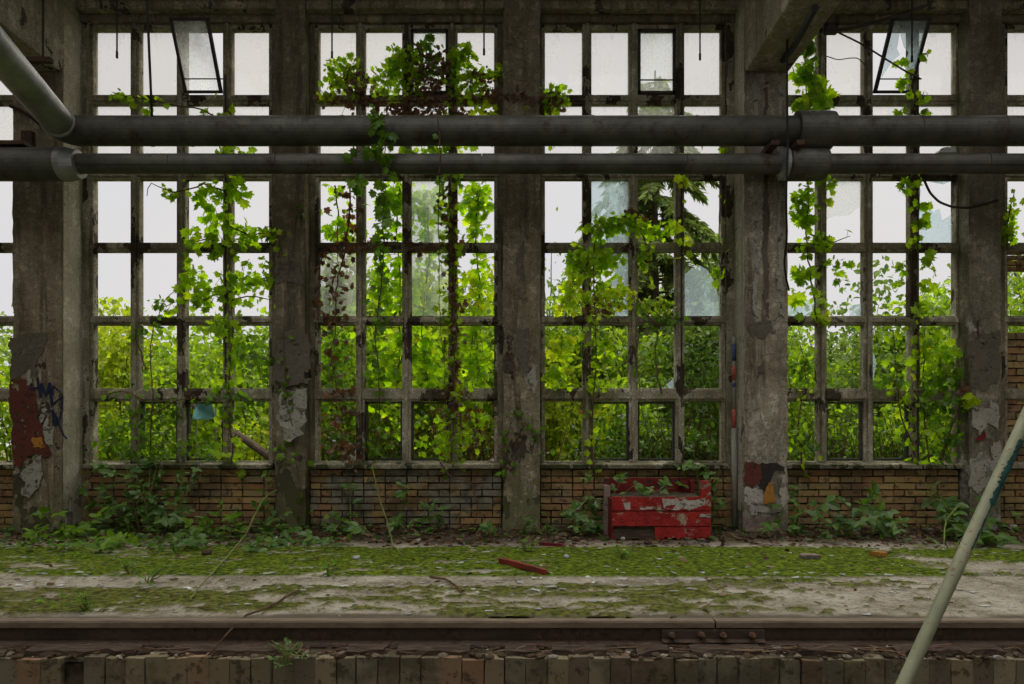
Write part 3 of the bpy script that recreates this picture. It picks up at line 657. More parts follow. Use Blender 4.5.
m_.add(g0+[q+np.array([0, .006, 0]) for q in g0], [(0,1,2,5),(2,3,4,5),(6,11,8,7),(8,11,10,9),(0,6,7,1),(1,7,8,2),(2,8,9,3),(3,9,10,4),(4,10,11,5),(5,11,6,0)]); build('curled_flap', m_, M['whitepaper'], tp)['label'] = 'curled white flap'
# peeling flap on the first pier
fp = thing('peeling_flap', at(291, 432, -.25), 'curled grey sheet of plaster peeling off the dark pier', 'plaster flap')
m_ = MB(); g0 = [at(283, 424, -.255), at(292, 420, -.27), at(304, 434, -.37), at(296, 437, -.31), at(290, 442, -.33), at(284, 440, -.26)]
m_.add(g0+[q+np.array([0, .006, 0]) for q in g0], [(0,1,3,5),(1,2,3),(3,4,5),(6,11,9,7),(7,9,8),(9,11,10),(0,6,7,1),(1,7,8,2),(2,8,9,3),(3,9,10,4),(4,10,11,5),(5,11,6,0)]); build('sheet', m_, M['greypaint'], fp)

# grey pipe with red and blue bands beside the right pillar
X_ = at(734.5, 480, -.2)[0]
cp = thing('marked_pipe', (X_, -.2, 0), 'thin grey upright pipe with red and blue bands beside the pillar', 'pipe')
m_ = MB(); m_.tube([(X_, -.2, .0), (X_, -.2, 1.2)], .032, 10); m_.tube([(X_-.006, -.2, 1.2), (X_-.006, -.2, 2.25)], .020, 10); build('tube', m_, M['greypipe'], cp, smooth=True)
for z0, z1, mt in ((409, 432, 'redband'), (366, 380, 'redband'), (344, 361, 'blueband'), (383, 387, 'blueband')):
    zA, zB = at(734, z1, -.2)[2], at(734, z0, -.2)[2]; m_ = MB(); m_.tube([(X_-.006, -.2, zA), (X_-.006, -.2, zB)], .023, 10); build('band', m_, M[mt], cp, smooth=True)

# ------------------------------------------------------------------ pipes under the ceiling
def lathe_x(mb, prof, yc, zc, n=28):
    """prof: list of (x, r) swept about the x axis"""
    an = np.linspace(0, 2*math.pi, n, endpoint=False); v = []
    for x, r in prof: v += [(x, yc+r*math.cos(a), zc+r*math.sin(a)) for a in an]
    m = len(prof); f = [(i*n+j, (i+1)*n+j, (i+1)*n+(j+1) % n, i*n+(j+1) % n) for i in range(m-1) for j in range(n)]
    f += [tuple(range(n)), tuple((m-1)*n+j for j in range(n-1, -1, -1))]; mb.add(v, f)
YP = -.85; dP = YP+8
ZU = at(0, 131, YP)[2]; RU = 14.2*dP/FPX
def pxx(p, Y=YP): return (p-512)*(Y+8)/FPX
up = thing('heating_pipe', (0, YP, ZU), 'thick grey sheet-clad pipe, upper of the two crossing the windows', 'pipe')
m_ = MB(); joints = [p for p in (150, 190, 290, 405, 492, 592, 695)]; prof = [(pxx(84), RU)]
for p in joints: prof += [(pxx(p)-.012, RU), (pxx(p)-.010, RU+.004), (pxx(p)+.010, RU+.004), (pxx(p)+.012, RU)]
prof += [(pxx(796), RU)]; lathe_x(m_, prof, YP, ZU); build('straight_run', m_, M['duct'], up, smooth=False)
m_ = MB(); prof = [(pxx(829), RU)]
for p in (917, 1000, 1080): prof += [(pxx(p)-.012, RU), (pxx(p)-.010, RU+.004), (pxx(p)+.010, RU+.004), (pxx(p)+.012, RU)]
prof += [(XR-.02, RU)]; lathe_x(m_, prof, YP, ZU); build('straight_run', m_, M['duct'], up)
m_ = MB(); lathe_x(m_, [(pxx(795), RU*.9), (pxx(795), RU*1.3), (pxx(799), RU*1.32), (pxx(827), RU*1.32), (pxx(831), RU*1.28), (pxx(831), RU*.9)], YP, ZU); build('collar', m_, M['duct'], up)
# elbow and the arm that comes forward
p0 = np.array([pxx(84), YP, ZU]); e0 = np.array([pxx(66), YP, ZU]); fwd = np.array([.24, -1, .03]); fwd /= np.linalg.norm(fwd)
pts = []; A = p0; C = e0+fwd*.22
for t in np.linspace(0, 1, 9): pts.append((1-t)**2*A+2*t*(1-t)*e0+t*t*C)
m_ = MB(); m_.tube(pts, RU*1.02, 28); build('elbow', m_, M['duct'], up)
m_ = MB(); m_.tube([C-fwd*.02, C+fwd*.02], RU*1.1, 28); build('joint_band', m_, M['duct_bright'], up, smooth=True)
m_ = MB(); pts = [C+fwd*s for s in np.linspace(0, 4.0, 16)]; m_.tube(pts, RU, 28); build('forward_run', m_, M['duct_bright'], up, smooth=True)
YL = -.80; ZL = at(0, 164, YL)[2]; RL = 9.3*(YL+8)/FPX
lp = thing('return_pipe', (0, YL, ZL), 'thinner grey clad pipe, lower of the two crossing the windows', 'pipe')
m_ = MB(); lathe_x(m_, [(XL+.02, RL*.9), (XR-.02, RL*.9)], YL, ZL-.012); build('straight_run', m_, M['duct'], lp)
an = np.linspace(R(-20), R(200), 14); 
for (pa, pb) in ((66, 172), (172, 278), (278, 482), (482, 584), (584, 685), (685, 785), (825, 985), (985, 1180)):
    m_ = MB(); ou = [(YL-math.cos(a)*(RL+.006), ZL+math.sin(a)*(RL+.006)) for a in an]; inn = [(YL-math.cos(a)*RL*.92, ZL+math.sin(a)*RL*.92) for a in an[::-1]]
    # the upper sheet laps over the lower one
    m_.extx(ou+inn, pxx(pa, YL)+.004, pxx(pb, YL)-.004); build('upper_sheet', m_, M['duct'], lp)
m_ = MB(); lathe_x(m_, [(XL+.02, RL*1.72), (pxx(62, YL), RL*1.72)], YL, ZL-.005); build('thick_jacket', m_, M['duct'], lp)
m_ = MB(); lathe_x(m_, [(pxx(62, YL), RL*1.76), (pxx(68, YL), RL*1.76), (pxx(80, YL), RL*1.45), (pxx(80, YL), RL*1.0)], YL, ZL-.005); build('jacket_end', m_, M['duct_bright'], lp)
m_ = MB(); lathe_x(m_, [(pxx(785, YL), RL), (pxx(788, YL), RL*1.55), (pxx(790, YL), RL*1.68), (pxx(822, YL), RL*1.68), (pxx(825, YL), RL*1.6), (pxx(825, YL), RL)], YL, ZL-.005); build('collar', m_, M['duct'], lp)
m_ = MB(); lathe_x(m_, [(pxx(779, YL), RL*1.0), (pxx(781, YL), RL*1.6), (pxx(786, YL), RL*1.66), (pxx(788, YL), RL*1.2)], YL, ZL-.005); build('bright_ring', m_, M['duct_bright'], lp)
# bracket between pillar and pipes
br = thing('pipe_bracket', (2.83, PF, ZU-.2), 'rusty steel bracket on the right pillar holding both pipes', 'bracket')
m_ = MB(); zt = ZU-RU-.02; m_.span((2.66, YP-.18, zt-.05), (2.74, PF+.01, zt)); m_.span((2.92, YP-.18, zt-.05), (3.0, PF+.01, zt)); m_.span((2.62, PF-.02, zt-.12), (3.04, PF+.005, zt+.06)); build('arm', m_, M['rust'], br)
br2 = thing('pipe_bracket', (-5.25, PF, ZU-.2), 'small rusty bracket on the left pillar above the lower pipe', 'bracket')
m_ = MB(); q = at(30, 141, PF); m_.span((q[0]-.06, PF-.06, q[2]-.07), (q[0]+.06, PF+.005, q[2]+.09)); m_.span((-5.4, YL-.1, ZL+RL*1.72), (-5.1, PF+.01, ZL+RL*1.72+.04)); build('plate', m_, M['rust'], br2)

# hanging rods
def hang(px0, py1, Y, label, px1=None, r=.009, top=6.6, tip=True):
    px1 = px0 if px1 is None else px1
    a = at(px1, py1, Y); b = at_z(px0, Y, top) if px1 == px0 else np.array([at(px0, 13, Y)[0]+(at(px0, 13, Y)[0]-a[0])*.3, Y, top])
    o = thing('hanging_rod', b, label, 'rod', 'rods hanging from the ceiling')
    m_ = MB(); m_.tube([b, a], r, 8); build('rod', m_, M['steel'], o, smooth=True)
    if tip: m_ = MB(); m_.tube([a+np.array([0, 0, .07]), a+np.array([0, 0, .0])], r*1.45, 8); build('tip', m_, M['steel'], o, smooth=True)
hang(117, 58, -.45, 'short thin rod hanging before the first window, leftmost pane')
hang(145, 117, -.95, 'long thin rod hanging down behind the upper pipe at first window', 152, .013, tip=False)
hang(332, 58, -.45, 'short thin rod hanging at the left of the second window')
hang(484, 55, -.45, 'short thin rod hanging at the right of the second window')
hang(700, 60, -.45, 'short thin rod hanging at the right of the third window')
hang(912, 62, -.62, 'thin rod hanging before the broken tilted sash of the fourth window')
# pipe hanger at the left
hg = thing('pipe_hanger', at(43, 60, -1.0), 'rusty rod and cross plate hanging beside the left pillar', 'hanger')
a = at(43, 60, -1.0); m_ = MB(); m_.tube([(a[0], a[1], 6.6), (a[0], a[1], a[2]-.06)], .012, 8); build('rod', m_, M['steel'], hg)
m_ = MB(); m_.span((a[0]-.19, a[1]-.03, a[2]-.025), (a[0]+.09, a[1]+.03, a[2]+.02)); build('cross_plate', m_, M['rust'], hg)
# cables
def cable(name, pts, r, label, mat='black', cat='cable', clips=()):
    P = np.array(pts); t = np.linspace(0, 1, len(P)); tt = np.linspace(0, 1, max(12, len(P)*6))
    Q = np.stack([np.interp(tt, t, P[:, i]) for i in range(3)], 1)
    for _ in range(3): Q[1:-1] = (Q[:-2]+2*Q[1:-1]+Q[2:])/4
    m_ = MB(); m_.tube(Q, r, 6); o = build(name, m_, M[mat], base=P[0]); tag(o, label, cat)
    return o
YC = -1.05
cable('cable', [at(787, 30, YC), at(787, 100, YC-.01), at(788, 150, YC), at(786, 195, YC+.03), at(787, 240, -.75), at(784, 262, -.6), at(786, 278, -.5), at(789, 290, PF-.02)], .011, 'black cable hanging down the front of the right pillar')
cable('cable', [at(815, 8, -1.9), at(806, 25, -1.55), at(795, 45, -1.1), at(783, 60, -.7)], .035, 'thick black cable under the right ceiling beam')
cable('cable', [at(924, 180, -.13), at(930, 193, -.16), at(939, 202, -.2), at(952, 207, -.24), at(968, 208, -.28), at(985, 204, -.28), at(998, 200, -.28)], .013, 'drooping dark hose from the fourth window to the right pier', 'steel', 'hose')
cable('cable', [at(10, 106, PF-.03), at(22, 111, PF-.04), at(34, 119, PF-.03), at(48, 131, PF-.02)], .02, 'rusty curved pipe on the left pillar behind the big pipe', 'rust', 'pipe')
cable('cable', [at(829, 28, -.5), at(862, 44, -.45), at(884, 58, -.42), at(905, 71, -.40), at(921, 79, -.13)], .009, 'thin twisted wire slanting across the fourth window', 'steel', 'wire')
cable('conduit', [at(826, 31, -.6), at(850, 29, -.6), at(880, 21, -.65), at(905, 13, -.7), at(930, 4, -.75)], .017, 'bent grey conduit near the ceiling at the fourth window', 'steel', 'conduit')
cable('cable', [at(826, 56, -.2), at(838, 60, -.2), at(850, 58, -.2), at(858, 58, -.2), at(866, 66, -.15)], .005, 'hair-thin wire across the upper left pane of the fourth window', 'steel', 'wire')
ins = thing('insulator', at(831, 29, -.55), 'dark insulator block beside the right beam', 'insulator')
a = at(831, 29, -.55); m_ = MB(); m_.span(a+np.array([-.07, -.04, -.05]), a+np.array([.07, .04, .05])); build('body', m_, M['steel'], ins, bevel=.01)
for dx, hh, rr in ((-.08, .12, .03), (.05, .1, .025)):
    m_ = MB(); m_.tube([a+np.array([dx, -.05, .02]), a+np.array([dx, -.05, hh])], rr, 8); build('knob', m_, M['steel'], ins)
# metal flap above window four, behind the lower pipe
lamp = thing('wall_lamp', at(940, 152, -.3), 'grey curved metal lamp hood above the fourth window, behind the pipes', 'lamp')
a = at(941, 155, -.32); m_ = MB()
for i in range(12):
    pass
an = np.linspace(0, math.pi, 12); prof = [(a[0]-.10*math.cos(t), a[2]-.02+.06*math.sin(t)) for t in an]; m_.prism(prof, a[1]-.12, a[1]+.1); build('hood', m_, M['duct_bright'], lamp)
m_ = MB(); m_.tube([(a[0], a[1]+.05, a[2]), (a[0]+.05, -.06, a[2])], .015, 8); build('arm', m_, M['steel'], lamp)

# ------------------------------------------------------------------ rail, fishplate, timbers, pole, crate
YR = -3.99
prof = [(-.033, -.004), (-.036, -.012), (-.036, -.040), (-.012, -.052), (-.008, -.115), (-.055, -.135), (-.06, -.148), (.06, -.148), (.055, -.135), (.008, -.115), (.012, -.052), (.036, -.040), (.036, -.012), (.033, -.004)]
prof = [(YR+y, z+.004) for y, z in prof]
xj = (714-512)*4.0/FPX
for x0, x1, lb in ((XL+.02, xj-.004, 'long rusty rail along the platform edge, left of the bolted joint'), (xj+.004, XR-.02, 'rusty rail along the platform edge, right of the bolted joint')):
    rl = thing('rail', ((x0+x1)/2, YR, -.148), lb, 'rail', 'rails along the platform edge')
    m_ = MB(); m_.extx(prof, x0, x1); build('web', m_, M['rail'], rl)
    m_ = MB(); m_.extx([(YR-.037, -.038), (YR-.037, -.006), (YR-.030, .003), (YR+.030, .003), (YR+.037, -.006), (YR+.037, -.038)], x0, x1); build('head', m_, M['railhead'], rl)
fpz = thing('fishplate', (xj, YR-.03, -.09), 'rusty bolted plate joining the two rails', 'rail joint')
f0, f1 = (662-512)*3.96/FPX, (766-512)*3.96/FPX
m_ = MB(); m_.extx([(YR-.030, -.045), (YR-.036, -.055), (YR-.036, -.105), (YR-.060, -.118), (YR-.012, -.118), (YR-.010, -.045)], f0, f1); build('plate', m_, M['rail'], fpz, bevel=.004)
for px in (673, 703, 725, 754):
    x = (px-512)*3.93/FPX; m_ = MB(); m_.tube([(x, YR-.035, -.078), (x+.002, YR-.062, -.080), (x+.002, YR-.07, -.08)], [.021, .021, .014], 6); m_.tube([(x, YR-.06, -.08), (x+.008, YR-.085, -.083)], .010, 8); build('bolt', m_, M['rust'], fpz)
# rotten timbers below the rail
TB = [(30, 140, .05), (172, 300, .045), (348, 385, .06), (398, 470, .05), (505, 536, .055), (552, 606, .035), (636, 668, .06), (690, 760, .03), (800, 850, .045), (895, 1000, .05)]
TL = ['left end of the rail', 'rail in line with the first dark pier', 'rail in front of the second window, short', 'rail in line with the middle pier, splintered', 'rail below the red stick, stubby', 'rail left of the red crate', 'rail just left of the bolted joint', 'bolted joint', 'rail in front of the fourth window', 'rail behind the leaning pole']
for i, (p, q, h) in enumerate(TB):
    x0, x1 = (p-512)*3.9/FPX, (q-512)*3.9/FPX; zt = -.148; nseg = max(4, int((x1-x0)/.05)); g = np.random.default_rng(300+i)
    o = thing('rotten_timber', ((x0+x1)/2, -4.08, zt-.05), 'dark rotten timber piece lying under the '+TL[i], 'timber', 'rotten timbers under the rail')
    m_ = MB(); xs = np.linspace(x0, x1, nseg); v = []
    for x in xs:
        e = g.normal(0, .006, 8); v += [(x, -4.15+e[0], zt-.030+e[1]*.6), (x, -4.145+e[2], zt+.018+e[3]*.8-abs(e[4])), (x, -4.058, zt+.024+e[5]*.5), (x, -4.058, zt-.030)]
    f = [(s*4+j, s*4+(j+1) % 4, s*4+4+(j+1) % 4, s*4+4+j) for s in range(nseg-1) for j in range(4)]+[(3, 2, 1, 0), tuple((nseg-1)*4+j for j in range(4))]
    m_.add(v, f)
    build('plank', m_, M['rotwood'], o)
# rubble and dirt under the rail
m_ = MB()
for i in range(900):
    x = rng.uniform(-4.6, 4.6); y = rng.uniform(-4.19, -4.02); r = abs(rng.normal(.008, .006))+.004
    m_.rock((x, y, -.166+r*.4+max(0, y+4.15)*.12), r, (1.5, 1, .7))
tag(build('rubble', m_, M['rubble']), 'crumbled dirt and brick rubble under the rail', 'rubble', None, 'stuff')
m_ = MB(); m_.extx([(-4.17, -.19), (-4.16, -.168), (-4.05, -.152), (-3.93, -.148), (-3.93, -.19)], XL+.03, XR-.03); d_ = build('dirt_bank', m_, M['soil']); structure(d_, 'strip of soil the rail lies on', 'soil')
# leaning pole
b0 = at(850, 800, -4.95); b1 = at(1082, 296, -4.35)
pb = np.array([b0[0], b0[1], b0[2]]); dirv = (b1-b0)/np.linalg.norm(b1-b0); 
tt = (-.62-b0[2])/dirv[2]; foot = b0+dirv*tt; 
po = thing('leaning_pole', foot, 'pale green rust-specked pole leaning at the right', 'pole')
m_ = MB(); m_.tube([foot+dirv*s for s in np.linspace(0, np.linalg.norm(b1-foot), 14)], .030, 18); build('shaft', m_, M['palegreen'], po, smooth=True)
m_ = MB()   # dark green paint left along its right side
u = np.cross(dirv, [0, 1, 0]); u /= np.linalg.norm(u); vv = np.cross(dirv, u); 
if u[0] < 0: u = -u
if vv[1] > 0: vv = -vv
LL = np.linalg.norm(b1-foot); s_of = lambda py: np.interp(py, [296, 800], [1, 0])
S0 = np.linspace(0, 1, 60); g = np.random.default_rng(5); rowsv = []
def s_at(py):
    # position along the pole at image height py
    best = min(np.linspace(0, LL, 400), key=lambda s: abs(440-(((foot+dirv*s)[2]-CAM_H)*FPX/((foot+dirv*s)[1]+CAM_D))-py)); return best
sa, sb, sc_ = s_at(548), s_at(505), s_at(462)
for s in np.linspace(sa, s_at(440), 50):
    if s < sb: a0, a1 = R(66)+R(6)*g.random(), R(80)+R(8)*g.random()
    else: a0, a1 = R(-10), R(95+30*g.random()*(1 if s < sc_ else .5))
    c = foot+dirv*s
    for a in np.linspace(a0, a1, 6):
        rowsv.append(c+.0312*(u*math.cos(a)+vv*math.sin(a)))
f = [(i*6+j, i*6+j+1, (i+1)*6+j+1, (i+1)*6+j) for i in range(49) for j in range(5)]
m_.add(rowsv, f); ob = build('dark_paint', m_, M['darkgreen'], po); ob['label'] = 'dark green paint remnant'
sd = ob.modifiers.new('solidify', 'SOLIDIFY'); sd.thickness = .002

# red wooden crate
YF = -.88; dF = YF+8
cx0, cx1 = pxx(612, YF), pxx(711, YF)
zc = lambda py, Y=YF: at(0, py, Y)[2]
cr = thing('wooden_crate', ((cx0+cx1)/2, -.55, 0), 'peeling red wooden crate standing against the brick parapet', 'crate')
def board(name, x0, x1, z0, z1, y, th, mat, seed, ragb=0, parent=cr):
    g = np.random.default_rng(seed); xs = np.linspace(x0, x1, 26); top = [(x, z1+g.normal(0, .002)) for x in xs]; bot = [(x, z0+g.normal(0, .002)+ragb*max(0, g.normal(.3, .6))) for x in xs[::-1]]
    m_ = MB(); m_.prism(top[::1][::-1]+bot[::-1], y, y+th); return build(name, m_, M[mat], parent)
board('front_board', cx0, cx1, zc(510.5), zc(497), YF, .03, 'red', 1)
board('front_board', cx0, cx1, zc(526), zc(511.5), YF+.004, .03, 'red', 2)
board('bottom_board', pxx(655, YF), cx1, .02, zc(527), YF+.008, .03, 'red', 3, .035)
o = board('bottom_board', cx0+.02, pxx(656, YF), .0, zc(528)-.015, YF+.03, .03, 'rotwood', 4, .02); o['label'] = 'rotten bare bottom board'
board('back_board', cx0+.02, cx1-.02, .30, at(0, 478, -.2)[2], -.20, .03, 'darkred', 5)
m_ = MB(); m_.span((pxx(701, YF+.03), YF+.03, .02), (pxx(711, YF+.03), YF+.11, zc(481, YF+.03))); build('corner_post', m_, M['red'], cr, bevel=.004)
m_ = MB(); m_.span((cx0+.0, -.30, .0), (cx0+.05, -.21, at(0, 478, -.25)[2])); build('corner_post', m_, M['darkred'], cr, bevel=.004)
m_ = MB(); m_.span((cx1-.06, -.30, .0), (cx1-.02, -.21, at(0, 480, -.25)[2])); build('corner_post', m_, M['darkred'], cr, bevel=.004)
for x in (cx0+.012, cx1-.015):
    m_ = MB(); m_.span((x-.012, YF+.03, .02), (x+.012, -.21, zc(499))); build('side_panel', m_, M['darkred'], cr)
gx2, gy2 = np.meshgrid(np.linspace(cx0+.03, cx1-.03, 30), np.linspace(YF+.04, -.22, 18)); 
zz = zc(499)-.02+.05*fbm(gx2*4, gy2*4, 9)+.02*fbm(gx2*15, gy2*15, 19); ii = np.arange(540).reshape(18, 30)
ms = MB(); ms.add(np.c_[gx2.ravel(), gy2.ravel(), zz.ravel()], np.stack([ii[:-1, :-1], ii[:-1, 1:], ii[1:, 1:], ii[1:, :-1]], -1).reshape(-1, 4).tolist())
ms.span((cx0+.03, YF+.04, .03), (cx1-.03, -.22, zc(499)-.03)); tag(build('soil_fill', ms, M['soil'], base=((cx0+cx1)/2, -.55, .2)), 'dark soil and leaf mould filling the red crate', 'soil', None, 'stuff')
for q in ([(661, 499), (676, 497), (690, 501), (706, 499), (704, 506), (690, 508), (676, 509), (664, 508)], [(640, 508), (655, 507), (655, 510), (641, 510)], [(699, 514), (710, 514), (710, 518), (700, 518)], [(622, 500), (628, 499), (630, 509), (624, 509)]):
    poly_patch('bare_patch', [q], M['whitepaper'], cr, YF-.001, .002, 'bare cream patch', .03, .34, .005)
# rusty post left of the crate
q = at(607, 520, -.55); ps_ = thing('old_post', (q[0], q[1], 0), 'short rusty whitish post standing left of the red crate', 'post')
m_ = MB(); m_.box((q[0], q[1], .28), (.065, .05, .56), jit=.006); build('shaft', m_, M['pinkpaint'], ps_, bevel=.006)

# sticks and single stones on the floor
def stick(name, p, q, w_, h_, mat, label, cat):
    a = on_floor(*p); b = on_floor(*q); za = max(floor_z(a[0]+(b[0]-a[0])*t, a[1]+(b[1]-a[1])*t) for t in np.linspace(0, 1, 9)); a[2] = b[2] = za+h_/2
    m_ = MB(); n = 10; dv = b-a; l = np.linalg.norm(dv); x = dv/l; y = np.cross([0, 0, 1], x); v = []
    for i, t in enumerate(np.linspace(0, 1, n)):
        e = rng.normal(0, .002, 8); c = a+dv*t; k = 1 if 0 < i < n-1 else .75
        v += [c+y*(-w_/2*k+e[0])+np.array([0, 0, -h_/2]), c+y*(w_/2*k+e[1])+np.array([0, 0, -h_/2]), c+y*(w_/2*k+e[2])+np.array([0, 0, h_/2*k+e[3]]), c+y*(-w_/2*k+e[4])+np.array([0, 0, h_/2*k+e[5]])]
    m_.add(v, [(s*4+j, s*4+(j+1) % 4, s*4+4+(j+1) % 4, s*4+4+j) for s in range(n-1) for j in range(4)]+[(3, 2, 1, 0), tuple((n-1)*4+j for j in range(4))])
    return tag(build(name, m_, M[mat], base=(a+b)/2), label, cat)
stick('wooden_stick', (500, 564), (545, 576), .045, .04, 'stickred', 'thick red-painted stick lying slantwise on the moss', 'stick')
stick('wooden_stick', (535, 545), (563, 547), .05, .03, 'darkred', 'small dull red stick lying behind the thick red one', 'stick')
stick('tile_shard', (801, 560), (819, 560), .10, .035, 'pinkpaint', 'pinkish broken tile lying on the moss near the right pillar', 'tile')
stick('brick_piece', (872, 556), (884, 558), .10, .04, 'orange', 'small orange brick crumb on bare concrete at the right', 'brick')
a = on_floor(210, 552); 
for i, (px, py, r, lb) in enumerate([(207, 556, .045, 'brown clay lump in front of the first window among creepers'), (57, 543, .03, 'small pale stone near the foot of the left pillar'), (356, 559, .035, 'white stone on the moss before the second window'), (567, 559, .028, 'pale pebble on the moss right of the red stick'), (276, 540, .022, 'white pebble near the dark pier'), (623, 541, .03, 'pale stone in front of the red crate')]):
    c = on_floor(px, py); m_ = MB(); m_.rock((c[0], c[1], floor_z(c[0], c[1])+r*.55), r, (1.2, 1, .8), 40+i); tag(build('stone', m_, M['rubble'] if i == 0 else M['chips'], base=c), lb, 'stone', 'single stones on the floor')

# ------------------------------------------------------------------ leaves and plants
def leaf_tpl(kind):
    if kind == 'grape':
        h = [(-.10, -.04), (-.32, .0), (-.50, .14), (-.36, .26), (-.58, .46), (-.60, .58), (-.33, .56), (-.30, .80), (-.12, .78)]
        o = [(0, .06)]+h+[(0, 1.04)]+[(-x, y) for x, y in h[::-1]]
        v = [(0, .40, .05)]+[(x, y, -.22*((x)**2+(y-.4)**2)+.03*math.sin(7*x+5*y)) for x, y in o]; n = len(o)
        return np.array(v), [(0, 1+(i+1) % n, 1+i) for i in range(n)]
    if kind == 'ovate':
        v = [(0, 0, 0), (-.20, .14, .05), (-.33, .40, .08), (-.24, .72, .03), (0, 1.02, -.10), (.24, .72, .03), (.33, .40, .08), (.20, .14, .05), (0, .38, -.01), (0, .72, -.03)]
        return np.array(v), [(0, 8, 2, 1), (8, 9, 3, 2), (9, 4, 3), (0, 7, 6, 8), (8, 6, 5, 9), (9, 5, 4)]
    if kind == 'dia': return np.array([(0, 0, 0), (-.34, .48, .09), (0, 1, -.05), (.34, .48, .09)]), [(0, 3, 2), (0, 2, 1)]
    if kind == 'thin': return np.array([(0, 0, 0), (-.13, .45, .03), (0, 1, -.04), (.13, .45, .03)]), [(0, 3, 2), (0, 2, 1)]
TPL = {k: leaf_tpl(k) for k in ('grape', 'ovate', 'dia', 'thin')}
def leaves(mb, pos, nrm, dr, size, kind):
    pos = np.asarray(pos, float); N = len(pos)
    if N == 0: return
    T, F_ = TPL[kind]; y = dr/(np.linalg.norm(dr, axis=1)[:, None]+1e-9); x = np.cross(y, nrm); x /= np.linalg.norm(x, axis=1)[:, None]+1e-9; z = np.cross(x, y)
    size = np.broadcast_to(np.asarray(size, float), (N,))
    V = pos[:, None]+size[:, None, None]*(T[None, :, 0:1]*x[:, None]+T[None, :, 1:2]*y[:, None]+T[None, :, 2:3]*z[:, None])
    base = mb.n; m = len(T); mb.v.append(V.reshape(-1, 3)); mb.n += N*m
    offs = (np.arange(N)*m+base)
    for q in F_:
        mb.f.extend(map(tuple, (offs[:, None]+np.array(q)[None]).tolist()))
def unit(v): return v/(np.linalg.norm(v, axis=-1, keepdims=True)+1e-9)
def leaf_dirs(n, g, face=(0, -1, 0), fs=1.0, spread=.7, droop=.8):
    nr = unit(np.array(face)*fs+g.normal(0, spread, (n, 3))); d = g.normal(0, .7, (n, 3)); d[:, 2] -= droop; return nr, unit(d)
def resample(P, n):
    P = np.array(P, float); s = np.r_[0, np.cumsum(np.linalg.norm(np.diff(P, axis=0), axis=1))]; t = np.linspace(0, s[-1], n)
    return np.stack([np.interp(t, s, P[:, i]) for i in range(3)], 1)
def wiggle(P, amp, g, n=None):
    L_ = np.linalg.norm(np.diff(np.array(P), axis=0), axis=1).sum(); n = n or max(6, int(L_/.08)); Q = resample(P, n)
    w_ = np.cumsum(g.normal(0, amp, Q.shape), axis=0); w_ -= np.linspace(0, 1, n)[:, None]*w_[-1]; w_[:, 1] *= .4; return Q+w_
def vine(label, strands, clusters, seed, group='climbing vines in the windows', mats=('vine_leaf', 'dry_leaf'), extra=None, stem_r=.008, kind='grape', name='climbing_vine', cat='vine'):
    """strands: (pts, leaves_per_m, spread, size, mat key); clusters: (px, py, Y, rx, rz, count, size, mat key)"""
    g = np.random.default_rng(seed); base = np.array(strands[0][0][0], float)
    o = thing(name, base, label, cat, group)
    st = MB(); lv = {}
    for pts, dens, spr, size, mk in strands:
        Q = wiggle(pts, .008, g); n_ = len(Q); st.tube(Q, np.linspace(stem_r*1.3, stem_r*.5, n_), 5)
        L_ = np.linalg.norm(np.diff(Q, axis=0), axis=1).sum(); n = int(L_*dens*1.25)
        if n:
            i = g.uniform(0, n_-1.01, n); j = i.astype(int); fr = (i-j)[:, None]; p = Q[j]*(1-fr)+Q[j+1]*fr
            offp = g.normal(0, spr, (n, 3))*np.array([1, .35, .8]); nr, dd = leaf_dirs(n, g); mb = lv.setdefault(mk, MB()); leaves(mb, p+offp, nr, dd, size*.92*g.uniform(.55, 1.25, n), kind)
            for a_, b_ in list(zip(p, p+offp))[:: 3]:
                if np.linalg.norm(b_-a_) > .03: st.tube([a_, (a_+b_)/2+np.array([0, 0, .01]), b_], .0025, 3, False)
    for px, py, Yc, rx, rz, n, size, mk in clusters:
        n = int(n*1.3); c = at(px, py, Yc); u_ = unit(g.normal(size=(n, 3)))*g.uniform(.1, 1, (n, 1))**.5
        sc_ = (Yc+CAM_D)/FPX; p = c+u_*np.array([rx*sc_, min(.16, rx*sc_*.5), rz*sc_]); nr, dd = leaf_dirs(n, g); mb = lv.setdefault(mk, MB()); leaves(mb, p, nr, dd, size*.9*g.uniform(.5, 1.3, n), kind)
        for q in p[:: 4]: st.tube([c+(q-c)*.2, (c+q)/2+g.normal(0, .02, 3), q], .003, 3, False)
    build('stem', st, M['stem'], o)
    for mk, mb in lv.items(): build('dry_leaves' if 'dry' in mk else 'leaves', mb, M[mk], o)
    return o
A = at
VY = -.12
